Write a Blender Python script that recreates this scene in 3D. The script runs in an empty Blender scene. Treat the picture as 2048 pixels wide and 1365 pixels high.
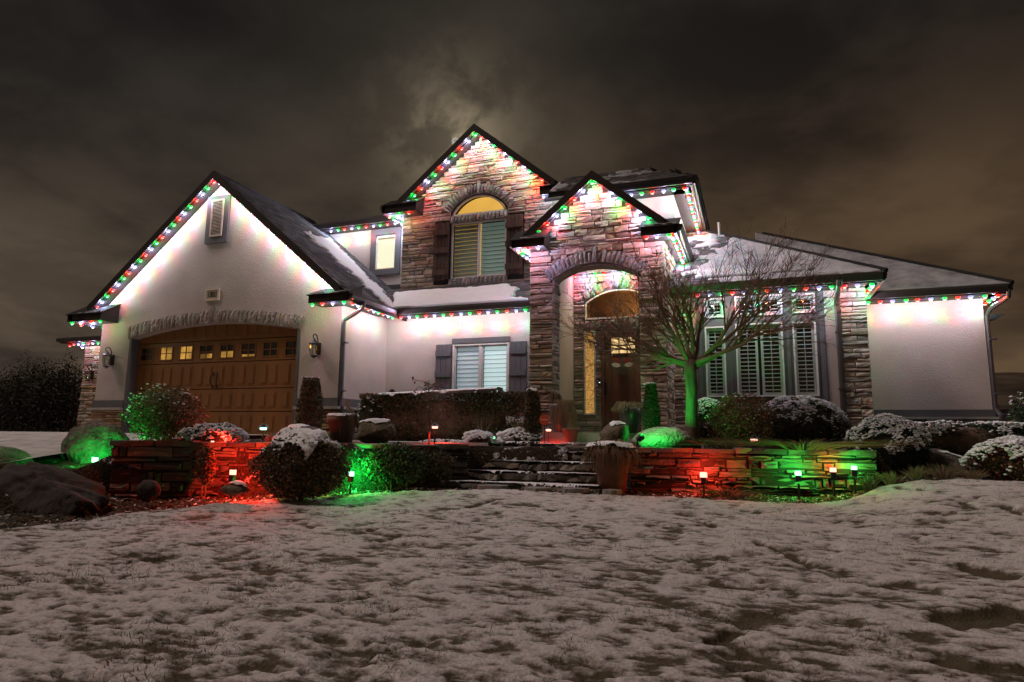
import bpy, bmesh, math, random
import numpy as np
from mathutils import Vector, Matrix
from mathutils.geometry import tessellate_polygon
random.seed(7); rng = np.random.default_rng(7)
sc = bpy.context.scene; COL = sc.collection

# ------------------------------------------------------------------ camera
# World: origin at the camera's eye, X along the house front, Y into the depth, Z up.
YAW, PITCH, ROLL, FPX = 0.35671, 0.148376, -0.0125439, 1300.67
fw = np.array([-math.sin(YAW)*math.cos(PITCH), math.cos(YAW)*math.cos(PITCH), math.sin(PITCH)])
r0 = np.array([math.cos(YAW), math.sin(YAW), 0.0]); u0 = np.cross(r0, fw)
rt = math.cos(ROLL)*r0 - math.sin(ROLL)*u0; up = math.sin(ROLL)*r0 + math.cos(ROLL)*u0
cd = bpy.data.cameras.new('camera'); cam = bpy.data.objects.new('camera', cd); COL.objects.link(cam)
cam.matrix_world = Matrix([[rt[0], up[0], -fw[0], 0], [rt[1], up[1], -fw[1], 0], [rt[2], up[2], -fw[2], 0], [0, 0, 0, 1]])
cd.sensor_width = 36; cd.lens = FPX/2048*36; cd.clip_start = 0.05; cd.clip_end = 3000
sc.camera = cam

def ray(x, y): return fw + ((x-1024)/FPX)*rt - ((y-682.5)/FPX)*up
def aty(x, y, Y): d = ray(x, y); return d*(Y/d[1])
def atz(x, y, Z): d = ray(x, y); return d*(Z/d[2])
def atx(x, y, X): d = ray(x, y); return d*(X/d[0])

# ------------------------------------------------------------------ world (night sky, clouds lit by town and moon)
W = bpy.data.worlds.new('World'); sc.world = W; W.use_nodes = True
nt = W.node_tree; nt.nodes.clear()
def N(t, **k):
    n = nt.nodes.new(t)
    for a, b in k.items(): setattr(n, a, b)
    return n
def L(a, b): nt.links.new(a, b)
def mth(op, a, b=None, c=None, clamp=False):
    n = N('ShaderNodeMath', operation=op, use_clamp=clamp)
    for i, v in enumerate((a, b, c)):
        if v is None: continue
        if isinstance(v, (int, float)): n.inputs[i].default_value = v
        else: L(v, n.inputs[i])
    return n.outputs[0]
def mixc(f, a, b, blend='MIX'):
    n = N('ShaderNodeMix', data_type='RGBA', blend_type=blend)
    if isinstance(f, (int, float)): n.inputs[0].default_value = f
    else: L(f, n.inputs[0])
    for i, v in ((6, a), (7, b)):
        if isinstance(v, tuple): n.inputs[i].default_value = (*v, 1)
        else: L(v, n.inputs[i])
    return n.outputs[2]
tc = N('ShaderNodeTexCoord'); sep = N('ShaderNodeSeparateXYZ'); L(tc.outputs['Generated'], sep.inputs[0])
el = sep.outputs[2]
den = mth('ADD', mth('MAXIMUM', el, 0.0), 0.22)
cx = mth('DIVIDE', sep.outputs[0], den); cy = mth('DIVIDE', sep.outputs[1], den)
cmb = N('ShaderNodeCombineXYZ'); L(cx, cmb.inputs[0]); L(cy, cmb.inputs[1])
def noise(vec, sc_, det=5, rough=.55, dist=0.0, off=0):
    m = N('ShaderNodeMapping'); L(vec, m.inputs[0]); m.inputs['Location'].default_value = (off, off*1.7, 0)
    n = N('ShaderNodeTexNoise'); L(m.outputs[0], n.inputs['Vector'])
    n.inputs['Scale'].default_value = sc_; n.inputs['Detail'].default_value = det
    n.inputs['Roughness'].default_value = rough; n.inputs['Distortion'].default_value = dist
    return n.outputs['Fac']
def ramp(f, a, b, lo=0.0, hi=1.0):
    n = N('ShaderNodeMapRange', interpolation_type='SMOOTHSTEP'); L(f, n.inputs[0])
    n.inputs[1].default_value = a; n.inputs[2].default_value = b; n.inputs[3].default_value = lo; n.inputs[4].default_value = hi
    return n.outputs[0]
n1 = noise(cmb.outputs[0], .9, 5, .5, .15, 5.3); n2 = noise(cmb.outputs[0], 2.6, 7, .58, .2, 9.0)
g = ramp(el, 0.0, .62)
base = mixc(g, (.092, .068, .048), (.0205, .0180, .0165))
side = ramp(sep.outputs[0], -.75, .05)            # town glow is warmer to the right of the house
base = mixc(mth('MULTIPLY', side, .62), base, (.094, .055, .027))
base = mixc(ramp(el, .22, .58, 0.0, .92), base, (.0205, .0182, .0165))
cl = mth('ADD', mth('MULTIPLY', ramp(n1, .38, .62), .62), mth('MULTIPLY', ramp(n2, .38, .62), .40))
col = mixc(1.0, base, mixc(cl, (.40, .41, .46), (1.34, 1.31, 1.25)), 'MULTIPLY')
# moon seen through the cloud
md = ray(911, 284); md = md/np.linalg.norm(md)
dp = N('ShaderNodeVectorMath', operation='DOT_PRODUCT'); L(tc.outputs['Generated'], dp.inputs[0]); dp.inputs[1].default_value = tuple(md)
dot = dp.outputs['Value']
ang = mth('ARCCOSINE', mth('MINIMUM', dot, 1.0))
halo = mth('EXPONENT', mth('MULTIPLY', ang, -1/math.radians(2.3)))
halo_w = mth('EXPONENT', mth('MULTIPLY', ang, -1/math.radians(8.0)))
m3 = noise(tc.outputs['Generated'], 15.0, 7, .60, .25, 1.3)
halo3 = mth('ADD', mth('MULTIPLY', halo, ramp(m3, .40, .66, .10, 1.0)), mth('MULTIPLY', halo_w, .10))
add = mixc(halo3, (0, 0, 0), (.48, .39, .25))
col = mixc(1.0, col, add, 'ADD')
disc = ramp(dot, math.cos(math.radians(.36)), math.cos(math.radians(.31)))
mn = noise(tc.outputs['Generated'], 260.0, 2)
col = mixc(mth('MULTIPLY', disc, .9), col, mixc(ramp(mn, .4, .6), (.26, .24, .20), (.50, .46, .40)))
bg = N('ShaderNodeBackground'); L(col, bg.inputs[0]); bg.inputs[1].default_value = .90
# faint residual of the physical sky with the sun well below the horizon
sk = N('ShaderNodeTexSky', sky_type='NISHITA', sun_disc=False); sk.sun_elevation = math.radians(-4); sk.sun_rotation = math.radians(200)
bg2 = N('ShaderNodeBackground'); L(sk.outputs[0], bg2.inputs[0]); bg2.inputs[1].default_value = 0.002
ad = N('ShaderNodeAddShader'); L(bg.outputs[0], ad.inputs[0]); L(bg2.outputs[0], ad.inputs[1])
wo = N('ShaderNodeOutputWorld'); L(ad.outputs[0], wo.inputs[0])

# the street lighting behind the camera, as one soft distant lamp
sl = bpy.data.lights.new('street_glow', 'SUN'); sl.energy = 1.12; sl.angle = math.radians(14); sl.color = (1.0, .79, .68)
so = bpy.data.objects.new('street_glow', sl); COL.objects.link(so)
to_l = Vector((-.58, -.30, .78)).normalized()
so.rotation_euler = to_l.to_track_quat('Z', 'Y').to_euler()
vs = sc.view_settings; vs.view_transform = 'Standard'; vs.look = 'None'; vs.gamma = 1; vs.exposure = 0
sc.render.engine = 'CYCLES'; sc.cycles.use_light_tree = True
sc.cycles.max_bounces = 5; sc.cycles.diffuse_bounces = 3; sc.cycles.glossy_bounces = 2; sc.cycles.transparent_max_bounces = 8
sc.cycles.sample_clamp_indirect = 3.0
LED = 5.9

# ------------------------------------------------------------------ helpers
def tag(o, label=None, cat=None, group=None, kind=None):
    if label: o['label'] = label
    if cat: o['category'] = cat
    if group: o['group'] = group
    if kind: o['kind'] = kind
    return o
def empty(name, loc, label, cat, group=None):
    o = bpy.data.objects.new(name, None); COL.objects.link(o); o.location = loc; o.empty_display_size = .1
    return tag(o, label, cat, group)
def adopt(o, parent):
    if parent is not None:
        o.parent = parent
        q = parent; loc = Vector((0, 0, 0))
        while q is not None and q.type != 'EMPTY': q = q.parent
        if q is not None and parent.type == 'EMPTY': o.matrix_parent_inverse = Matrix.Translation(-Vector(parent.location))
def copy_tree(o, parent=None):
    c = o.copy(); COL.objects.link(c); c.parent = parent
    for ch in list(o.children): copy_tree(ch, c)
    return c

class MB:
    def __init__(s): s.v = []; s.f = []; s.c = []; s.n = 0
    def add(s, v, f, c=(.5, .5, .5)):
        v = [tuple(map(float, p)) for p in v]
        s.v += v; s.f += [tuple(i+s.n for i in q) for q in f]; s.c += [c]*len(v); s.n += len(v)
    def box(s, x0, x1, y0, y1, z0, z1, c=(.5, .5, .5)):
        s.add([(x0, y0, z0), (x1, y0, z0), (x1, y1, z0), (x0, y1, z0), (x0, y0, z1), (x1, y0, z1), (x1, y1, z1), (x0, y1, z1)],
              [(0, 3, 2, 1), (4, 5, 6, 7), (0, 1, 5, 4), (1, 2, 6, 5), (2, 3, 7, 6), (3, 0, 4, 7)], c)
    def prism(s, poly, ext, c=(.5, .5, .5)):            # poly: list of 3D points, ext: vector
        n = len(poly); P = [Vector(p) for p in poly]; e = Vector(ext)
        vv = P + [p+e for p in P]
        tri = tessellate_polygon([P])
        f = [tuple(t) for t in tri] + [tuple(i+n for i in reversed(t)) for t in tri]
        f += [(i, (i+1) % n, (i+1) % n+n, i+n) for i in range(n)]
        s.add(vv, f, c)
    def tube(s, pts, rad, n=6, c=(.5, .5, .5), cap=True):
        pts = [Vector(p) for p in pts]; m = len(pts)
        if not hasattr(rad, '__len__'): rad = [rad]*m
        ring = []; prev = None
        for i, p in enumerate(pts):
            t = (pts[min(i+1, m-1)] - pts[max(i-1, 0)]).normalized()
            if prev is None:
                a = t.orthogonal().normalized()
            else:
                a = (prev - t*prev.dot(t));
                a = a.normalized() if a.length > 1e-6 else t.orthogonal().normalized()
            prev = a; b = t.cross(a)
            ring += [p + (a*math.cos(6.28318*k/n) + b*math.sin(6.28318*k/n))*rad[i] for k in range(n)]
        f = [(i*n+k, i*n+(k+1) % n, (i+1)*n+(k+1) % n, (i+1)*n+k) for i in range(m-1) for k in range(n)]
        if cap: f += [tuple(reversed(range(n))), tuple(range((m-1)*n, m*n))]
        s.add(ring, f, c)
    def lathe(s, prof, n=16, c=(.5, .5, .5), o=(0, 0, 0)):   # prof [(r,z)]
        vv = [(o[0]+r*math.cos(6.28318*k/n), o[1]+r*math.sin(6.28318*k/n), o[2]+z) for r, z in prof for k in range(n)]
        m = len(prof)
        f = [(i*n+k, i*n+(k+1) % n, (i+1)*n+(k+1) % n, (i+1)*n+k) for i in range(m-1) for k in range(n)]
        f += [tuple(reversed(range(n))), tuple(range((m-1)*n, m*n))]
        s.add(vv, f, c)
    def build(s, name, mat, parent=None, smooth=False, **t):
        me = bpy.data.meshes.new(name); me.from_pydata(s.v, [], s.f)
        at = me.attributes.new('tint', 'FLOAT_COLOR', 'POINT')
        at.data.foreach_set('color', np.array([(*c[:3], 1.0) for c in s.c], dtype=np.float32).ravel())
        if smooth: me.shade_smooth()
        me.materials.append(mat); me.update()
        o = bpy.data.objects.new(name, me); COL.objects.link(o); adopt(o, parent); tag(o, **t)
        return o
def npmesh(name, V, F, mat, parent=None, tint=None, smooth=False, **t):
    V = np.asarray(V, np.float32); F = np.asarray(F, np.int32)
    me = bpy.data.meshes.new(name); k = F.shape[1]
    me.vertices.add(len(V)); me.vertices.foreach_set('co', V.ravel())
    me.loops.add(F.size); me.loops.foreach_set('vertex_index', F.ravel())
    me.polygons.add(len(F)); me.polygons.foreach_set('loop_start', np.arange(0, F.size, k, dtype=np.int32))
    me.update(calc_edges=True)
    if tint is not None:
        at = me.attributes.new('tint', 'FLOAT_COLOR', 'POINT')
        at.data.foreach_set('color', np.concatenate([np.asarray(tint, np.float32), np.ones((len(V), 1), np.float32)], 1).ravel())
    if smooth: me.shade_smooth()
    me.materials.append(mat)
    o = bpy.data.objects.new(name, me); COL.objects.link(o); adopt(o, parent); tag(o, **t)
    return o

# value noise
_h = rng.random((256, 256)).astype(np.float64)
def vn2(x, y):
    x = np.asarray(x, float); y = np.asarray(y, float)
    xi = np.floor(x).astype(int); yi = np.floor(y).astype(int); fx = x-xi; fy = y-yi
    fx = fx*fx*(3-2*fx); fy = fy*fy*(3-2*fy)
    a = _h[xi & 255, yi & 255]; b = _h[(xi+1) & 255, yi & 255]; c = _h[xi & 255, (yi+1) & 255]; d = _h[(xi+1) & 255, (yi+1) & 255]
    return (a*(1-fx)+b*fx)*(1-fy)+(c*(1-fx)+d*fx)*fy
def fbm(x, y, oct=4, g_=.5):
    s = 0; a = 1; t = 0
    for i in range(oct): s = s+a*vn2(x*2**i+i*17.3, y*2**i+i*9.1); t += a; a *= g_
    return s/t
def sstep(x, a, b): t = np.clip((x-a)/(b-a), 0, 1); return t*t*(3-2*t)

# materials
def newmat(name):
    m = bpy.data.materials.new(name); m.use_nodes = True
    return m, m.node_tree, m.node_tree.nodes['Principled BSDF']
def mat(name, c, rough=.8, var=.25, nscale=6.0, bump=.0, bscale=30.0, tint=False, spec=.3, metal=0.0, c2=None, bdist=.01, stretch=None):
    m, t, p = newmat(name); nd = t.nodes; lk = t.links.new
    p.inputs['Roughness'].default_value = rough; p.inputs['Metallic'].default_value = metal
    p.inputs['Specular IOR Level'].default_value = spec
    tcn = nd.new('ShaderNodeTexCoord'); mp = nd.new('ShaderNodeMapping'); lk(tcn.outputs['Object'], mp.inputs[0])
    if stretch: mp.inputs['Scale'].default_value = stretch
    n = nd.new('ShaderNodeTexNoise'); n.inputs['Scale'].default_value = nscale; n.inputs['Detail'].default_value = 6; n.inputs['Roughness'].default_value = .6
    lk(mp.outputs[0], n.inputs['Vector'])
    mr = nd.new('ShaderNodeMapRange'); lk(n.outputs['Fac'], mr.inputs[0]); mr.inputs[1].default_value = .3; mr.inputs[2].default_value = .7
    mx = nd.new('ShaderNodeMix'); mx.data_type = 'RGBA'; lk(mr.outputs[0], mx.inputs[0])
    ca = tuple(v*(1-var) for v in c); cb = c2 if c2 else tuple(min(1, v*(1+var)) for v in c)
    mx.inputs[6].default_value = (*ca, 1); mx.inputs[7].default_value = (*cb, 1)
    outc = mx.outputs[2]
    if tint:
        a = nd.new('ShaderNodeAttribute'); a.attribute_name = 'tint'
        m2 = nd.new('ShaderNodeMix'); m2.data_type = 'RGBA'; m2.blend_type = 'MULTIPLY'; m2.inputs[0].default_value = 1
        lk(outc, m2.inputs[6]); lk(a.outputs['Color'], m2.inputs[7]); outc = m2.outputs[2]
    lk(outc, p.inputs['Base Color'])
    if bump:
        n3 = nd.new('ShaderNodeTexNoise'); n3.inputs['Scale'].default_value = bscale; n3.inputs['Detail'].default_value = 5
        lk(mp.outputs[0], n3.inputs['Vector'])
        b = nd.new('ShaderNodeBump'); b.inputs['Strength'].default_value = bump; b.inputs['Distance'].default_value = bdist
        lk(n3.outputs['Fac'], b.inputs['Height']); lk(b.outputs[0], p.inputs['Normal'])
    return m
def emis(name, c, s, base=(.02, .02, .02), samp=False, noise_=None):
    m, t, p = newmat(name); p.inputs['Base Color'].default_value = (*base, 1)
    p.inputs['Emission Color'].default_value = (*c, 1); p.inputs['Emission Strength'].default_value = s; p.inputs['Roughness'].default_value = .5
    if noise_:
        nd = t.nodes; n = nd.new('ShaderNodeTexNoise'); n.inputs['Scale'].default_value = noise_[0]; n.inputs['Detail'].default_value = 4
        tcn = nd.new('ShaderNodeTexCoord'); t.links.new(tcn.outputs['Object'], n.inputs['Vector'])
        mr = nd.new('ShaderNodeMapRange'); t.links.new(n.outputs['Fac'], mr.inputs[0]); mr.inputs[1].default_value = .35; mr.inputs[2].default_value = .65
        mr.inputs[3].default_value = s*(1-noise_[1]); mr.inputs[4].default_value = s*(1+noise_[1]); t.links.new(mr.outputs[0], p.inputs['Emission Strength'])
    m.cycles.emission_sampling = 'AUTO' if samp else 'NONE'
    return m
def glassmat(name, c=(.9, .95, .95), refl=.10):
    m, t, p = newmat(name); nd = t.nodes; nd.remove(p)
    a = nd.new('ShaderNodeBsdfTransparent'); a.inputs[0].default_value = (*c, 1)
    b = nd.new('ShaderNodeBsdfGlossy'); b.inputs['Roughness'].default_value = .02
    fr = nd.new('ShaderNodeFresnel'); fr.inputs[0].default_value = 1.5
    ma = nd.new('ShaderNodeMath'); ma.operation = 'ADD'; ma.inputs[1].default_value = refl-.04; t.links.new(fr.outputs[0], ma.inputs[0])
    ge = nd.new('ShaderNodeNewGeometry'); iv = nd.new('ShaderNodeMath'); iv.operation = 'SUBTRACT'; iv.inputs[0].default_value = 1.0; t.links.new(ge.outputs['Backfacing'], iv.inputs[1])
    mu = nd.new('ShaderNodeMath'); mu.operation = 'MULTIPLY'; t.links.new(ma.outputs[0], mu.inputs[0]); t.links.new(iv.outputs[0], mu.inputs[1])
    mx = nd.new('ShaderNodeMixShader'); t.links.new(mu.outputs[0], mx.inputs[0]); t.links.new(a.outputs[0], mx.inputs[1]); t.links.new(b.outputs[0], mx.inputs[2])
    t.links.new(mx.outputs[0], nd['Material Output'].inputs[0]); return m

M = dict(
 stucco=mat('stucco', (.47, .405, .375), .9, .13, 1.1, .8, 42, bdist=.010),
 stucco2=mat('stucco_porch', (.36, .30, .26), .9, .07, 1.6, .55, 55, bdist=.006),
 greytrim=mat('grey_trim', (.115, .112, .118), .85, .12, 3, .35, 70, bdist=.004),
 fascia=mat('fascia_brown', (.030, .022, .018), .5, .25, 4, .15, 40, bdist=.003),
 soffit=mat('soffit_metal', (.045, .038, .036), .55, .12, 3, .0),
 gutter=mat('gutter_metal', (.05, .042, .038), .35, .2, 3, .0, spec=.5),
 downspout=mat('downspout_metal', (.085, .075, .085), .3, .2, 5, .0, spec=.6),
 mortar=mat('mortar', (.035, .030, .026), .95, .3, 8, .5, 40),
 stone=mat('ledge_stone', (1, 1, 1), .88, .30, 9, .9, 26, tint=True, bdist=.018),
 arch=mat('arch_stone', (1, 1, 1), .9, .45, 16, 1.0, 24, tint=True, bdist=.03),
 shingle=mat('asphalt_shingle', (1, 1, 1), .95, .25, 20, .5, 160, tint=True, bdist=.004),
 underlay=mat('roof_deck', (.02, .02, .021), .9, .2, 5),
 snow=mat('snow', (.80, .81, .84), .75, .05, 5, .5, 45, spec=.25, bdist=.008),
 thinsnow2=mat('light_snow_on_shingles', (.45, .46, .50), .85, .2, 3, .6, 30, c2=(.68, .69, .73), bdist=.01),
 thinsnow=mat('thin_snow_on_shingles', (.27, .28, .31), .85, .22, 3, .6, 30, c2=(.50, .51, .54), bdist=.01),
 door=mat('garage_door_wood', (.235, .105, .034), .5, .22, 2.5, .25, 18, stretch=(1, 1, .12), bdist=.003),
 black=mat('black_metal', (.012, .012, .014), .4, .3, 5, spec=.5),
 lantern=mat('lantern_bronze', (.02, .017, .016), .4, .3, 9, spec=.5),
 white=mat('white_vinyl', (.62, .60, .57), .4, .04, 4),
 slat=mat('white_shutter_slat', (.60, .60, .57), .5, .04, 4),
 darkin=mat('dark_room', (.035, .022, .014), .9, .3, 1.5),
 shutterg=mat('shutter_grey_board', (.105, .10, .112), .6, .15, 5, .2, 25, stretch=(1, 1, .15), bdist=.003),
 rustic=mat('shutter_rustic_board', (.085, .055, .042), .8, .45, 6, .8, 14, stretch=(1, 1, .12), bdist=.012),
 woodd=mat('door_wood', (.16, .085, .06), .5, .35, 5, .4, 16, stretch=(1, 1, .1), bdist=.005),
 concrete=mat('concrete', (.36, .33, .30), .85, .15, 2.5, .4, 30, bdist=.006),
 terracotta=mat('terracotta', (.19, .085, .05), .8, .35, 6, .3, 30),
 potdark=mat('glazed_pot', (.055, .05, .045), .35, .4, 5, .1, 20, spec=.5),
 pottan=mat('stoneware_pot', (.17, .12, .085), .6, .35, 5, .2, 20),
 rock=mat('boulder_rock', (.10, .080, .065), .9, .5, 8.5, 1.0, 17, bdist=.07, c2=(.23, .19, .15)),
 rockd=mat('dark_boulder_rock', (.040, .031, .027), .9, .5, 3.0, 1.0, 7, bdist=.05),
 mossrock=mat('mossy_rock', (.12, .12, .08), .92, .6, 7, 1.0, 20, bdist=.05, c2=(.22, .17, .11)),
 bark=mat('bark', (.115, .085, .06), .9, .4, 12, 1.0, 22, stretch=(1, 1, .3), bdist=.02),
 twig=mat('twig_bark', (.16, .105, .072), .9, .3, 12),
 leaf=mat('leaf', (1, 1, 1), .7, .2, 8, tint=True),
 soil=mat('bed_soil', (.035, .025, .018), .95, .5, 12, 1.0, 22, bdist=.05),
 brass=mat('brass', (.45, .30, .12), .35, .1, 4, metal=.8),
 plaque=mat('address_plaque', (.62, .50, .42), .7, .06, 5),
 ink=mat('numeral_dark', (.03, .022, .02), .7, .1, 5),
 signred=mat('sign_red', (.55, .07, .03), .5, .05, 5),
 signtext=mat('sign_lettering', (.85, .55, .40), .5, .03, 5),
 red=mat('painted_red', (.45, .05, .045), .6, .1, 8), cream=mat('painted_cream', (.75, .72, .62), .6, .1, 8),
 greystone=mat('painted_grey', (.16, .14, .125), .7, .2, 14, .4, 30),
 glass=glassmat('window_glass'), glassd=glassmat('dark_window_glass', (.75, .78, .78), .12), lglass=glassmat('lantern_glass', (.85, .85, .82), .18),
 amber=emis('lit_amber_glass', (1.0, .50, .12), .40, noise_=(38.0, .55)),
 warmroom=emis('lit_ochre_wall', (.95, .47, .085), 1.0, noise_=(1.2, .10)),
 warmshade=emis('lit_roller_shade', (1.0, .86, .60), 1.3, noise_=(1.0, .04)),
 doorlite=emis('lit_door_glass', (1.0, .66, .27), .95, noise_=(9.0, .3)),
 garlit=emis('lit_garage_interior', (1.0, .48, .09), .8, noise_=(2.2, .7)),
 slatwarm=mat('shutter_slat_warm', (.42, .36, .27), .6, .05, 4),
 blindback=emis('backlit_blind', (.72, .90, .90), .62, (.7, .7, .7)),
 blindback2=emis('backlit_blind_dim', (.66, .76, .86), .26, (.7, .7, .7)),
 greenglow=emis('grey_green_glow_slat', (.55, .74, .62), .13, (.40, .45, .40)),  # faint glow added to brighten these slats; the room behind is dark
 greenblind=mat('grey_green_slat', (.42, .47, .40), .6, .05, 4),
)
# ------------------------------------------------------------------ ground
XW = [-60, -9.5, -7.55, -7.05, -6.1, -4.9, -4.15, -3.45, -2.0, -1.55, 1.35, 1.36, 60]
YW = [4.5, 4.6, 5.3, 5.9, 6.25, 6.9, 7.7, 8.3, 8.6, 8.75, 8.8, 8.8, 8.8]
def ywall(x): return np.interp(x, XW, YW)
XE = [-60, -6.6, -6.05, -5.98, -5.7, -5.15, -4.19, -2.98, -1.79, -.63, .17, .75, 1.3, 1.8, 2.4, 2.9, 60]
YE = [3.2, 3.5, 4.2, 5.1, 5.95, 6.6, 7.25, 7.62, 7.85, 7.98, 8.0, 8.1, 8.65, 8.9, 9.2, 9.3, 9.6]
def yedge(x): return np.interp(x, XE, YE)
def zlawn(x, y):
    z = -1.0+.042*np.clip(y, -2, 8.5)
    z = z + .05*np.exp(-((x+3.2)/2.4)**2)*sstep(y, 5.5, 7.6)
    z = z + .23*sstep(x, .5, 1.9)*sstep(y, 5.5, 8.8)
    return z
def zsoil(x, y):
    lo = zlawn(x, y)-.035-.13*sstep(yedge(x)-y, 0, .3)
    yw = ywall(x); s = sstep(y-yw, .08, .30)
    hi = -.115+0*x
    z = lo*(1-s)+hi*s
    # left side: slope instead of a wall
    zl = -.62+.54*sstep(y, 4.0, 9.0)
    wl = sstep(-x, 7.0, 7.8); z = z*(1-wl)+zl*wl
    zr = np.minimum(zlawn(x, np.minimum(y, 8.8))-.01-.13*sstep(yedge(x)-y, 0, .3), 0)+ .16*sstep(y, 9.0, 12.5)
    wr = sstep(x, 1.3, 1.7); z = z*(1-wr)+zr*wr
    return z
def grid(xs, ys):
    X, Y = np.meshgrid(xs, ys); nx, ny = len(xs), len(ys)
    i = np.arange(nx*ny).reshape(ny, nx)
    F = np.stack([i[:-1, :-1].ravel(), i[:-1, 1:].ravel(), i[1:, 1:].ravel(), i[1:, :-1].ravel()], 1)
    return X.ravel(), Y.ravel(), F
# soil material with patchy snow
def soilmat():
    m, t, p = newmat('bed_ground'); nd = t.nodes; lk = t.links.new
    tcn = nd.new('ShaderNodeTexCoord')
    n = nd.new('ShaderNodeTexNoise'); n.inputs['Scale'].default_value = 5.0; n.inputs['Detail'].default_value = 9; n.inputs['Roughness'].default_value = .7; lk(tcn.outputs['Object'], n.inputs['Vector'])
    n2_ = nd.new('ShaderNodeTexNoise'); n2_.inputs['Scale'].default_value = 40.0; n2_.inputs['Detail'].default_value = 4; lk(tcn.outputs['Object'], n2_.inputs['Vector'])
    a = nd.new('ShaderNodeMapRange'); lk(n2_.outputs['Fac'], a.inputs[0]); a.inputs[1].default_value = .35; a.inputs[2].default_value = .65
    m1 = nd.new('ShaderNodeMix'); m1.data_type = 'RGBA'; lk(a.outputs[0], m1.inputs[0]); m1.inputs[6].default_value = (.018, .013, .010, 1); m1.inputs[7].default_value = (.075, .055, .035, 1)
    b = nd.new('ShaderNodeMapRange'); lk(n.outputs['Fac'], b.inputs[0]); b.inputs[1].default_value = .57; b.inputs[2].default_value = .62
    m2 = nd.new('ShaderNodeMix'); m2.data_type = 'RGBA'; lk(b.outputs[0], m2.inputs[0]); lk(m1.outputs[2], m2.inputs[6]); m2.inputs[7].default_value = (.7, .7, .72, 1)
    lk(m2.outputs[2], p.inputs['Base Color']); p.inputs['Roughness'].default_value = .95; p.inputs['Specular IOR Level'].default_value = .1
    bp = nd.new('ShaderNodeBump'); bp.inputs['Distance'].default_value = .05; lk(n2_.outputs['Fac'], bp.inputs['Height']); lk(bp.outputs[0], p.inputs['Normal'])
    return m
M['bed'] = soilmat()
xs = np.concatenate([np.linspace(-400, -20, 16), np.linspace(-19, -9, 30), np.arange(-8.9, 5, .08), np.linspace(5.3, 20, 40), np.linspace(25, 400, 14)])
ys = np.concatenate([np.linspace(-60, -3, 10), np.arange(-2.5, 4, .5), np.arange(4.05, 13, .08), np.linspace(13.2, 40, 30), np.linspace(50, 900, 16)])
X, Y, F = grid(xs, ys)
Z = zsoil(X, Y)+(fbm(X*3, Y*3, 3)-.5)*.05*(Y < 13)
far = sstep(Y, 16, 60); Z = Z*(1-far)+(-1.2)*far
npmesh('ground', np.stack([X, Y, Z], 1), F, M['bed'], smooth=True, kind='structure')

# snow-covered lawn
def lawnmat():
    m, t, p = newmat('snowy_lawn'); nd = t.nodes; lk = t.links.new
    tcn = nd.new('ShaderNodeTexCoord')
    at = nd.new('ShaderNodeAttribute'); at.attribute_name = 'tint'
    sp = nd.new('ShaderNodeSeparateColor'); lk(at.outputs['Color'], sp.inputs[0])
    def nz(s, d, r=.6):
        n = nd.new('ShaderNodeTexNoise'); n.inputs['Scale'].default_value = s; n.inputs['Detail'].default_value = d; n.inputs['Roughness'].default_value = r
        lk(tcn.outputs['Object'], n.inputs['Vector']); return n.outputs['Fac']
    fine = nz(60, 5); mid = nz(13, 6)
    ad = nd.new('ShaderNodeMath'); ad.operation = 'MULTIPLY_ADD'; lk(fine, ad.inputs[0]); ad.inputs[1].default_value = .55; lk(sp.outputs[0], ad.inputs[2])
    ad2 = nd.new('ShaderNodeMath'); ad2.operation = 'MULTIPLY_ADD'; lk(mid, ad2.inputs[0]); ad2.inputs[1].default_value = .55; lk(ad.outputs[0], ad2.inputs[2])
    mr = nd.new('ShaderNodeMapRange'); lk(ad2.outputs[0], mr.inputs[0]); mr.inputs[1].default_value = .50; mr.inputs[2].default_value = 1.05
    g1 = nd.new('ShaderNodeMix'); g1.data_type = 'RGBA'; lk(fine, g1.inputs[0]); g1.inputs[6].default_value = (.045, .035, .022, 1); g1.inputs[7].default_value = (.15, .12, .075, 1)
    s1 = nd.new('ShaderNodeMix'); s1.data_type = 'RGBA'; lk(mid, s1.inputs[0]); s1.inputs[6].default_value = (.47, .42, .40, 1); s1.inputs[7].default_value = (.86, .82, .82, 1)
    mx = nd.new('ShaderNodeMix'); mx.data_type = 'RGBA'; lk(mr.outputs[0], mx.inputs[0]); lk(s1.outputs[2], mx.inputs[6]); lk(g1.outputs[2], mx.inputs[7])
    lk(mx.outputs[2], p.inputs['Base Color']); p.inputs['Roughness'].default_value = .85; p.inputs['Specular IOR Level'].default_value = .15
    bp = nd.new('ShaderNodeBump'); bp.inputs['Distance'].default_value = .02; bp.inputs['Strength'].default_value = .8; lk(fine, bp.inputs['Height']); lk(bp.outputs[0], p.inputs['Normal'])
    return m
M['lawn'] = lawnmat()
MK = []
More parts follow.
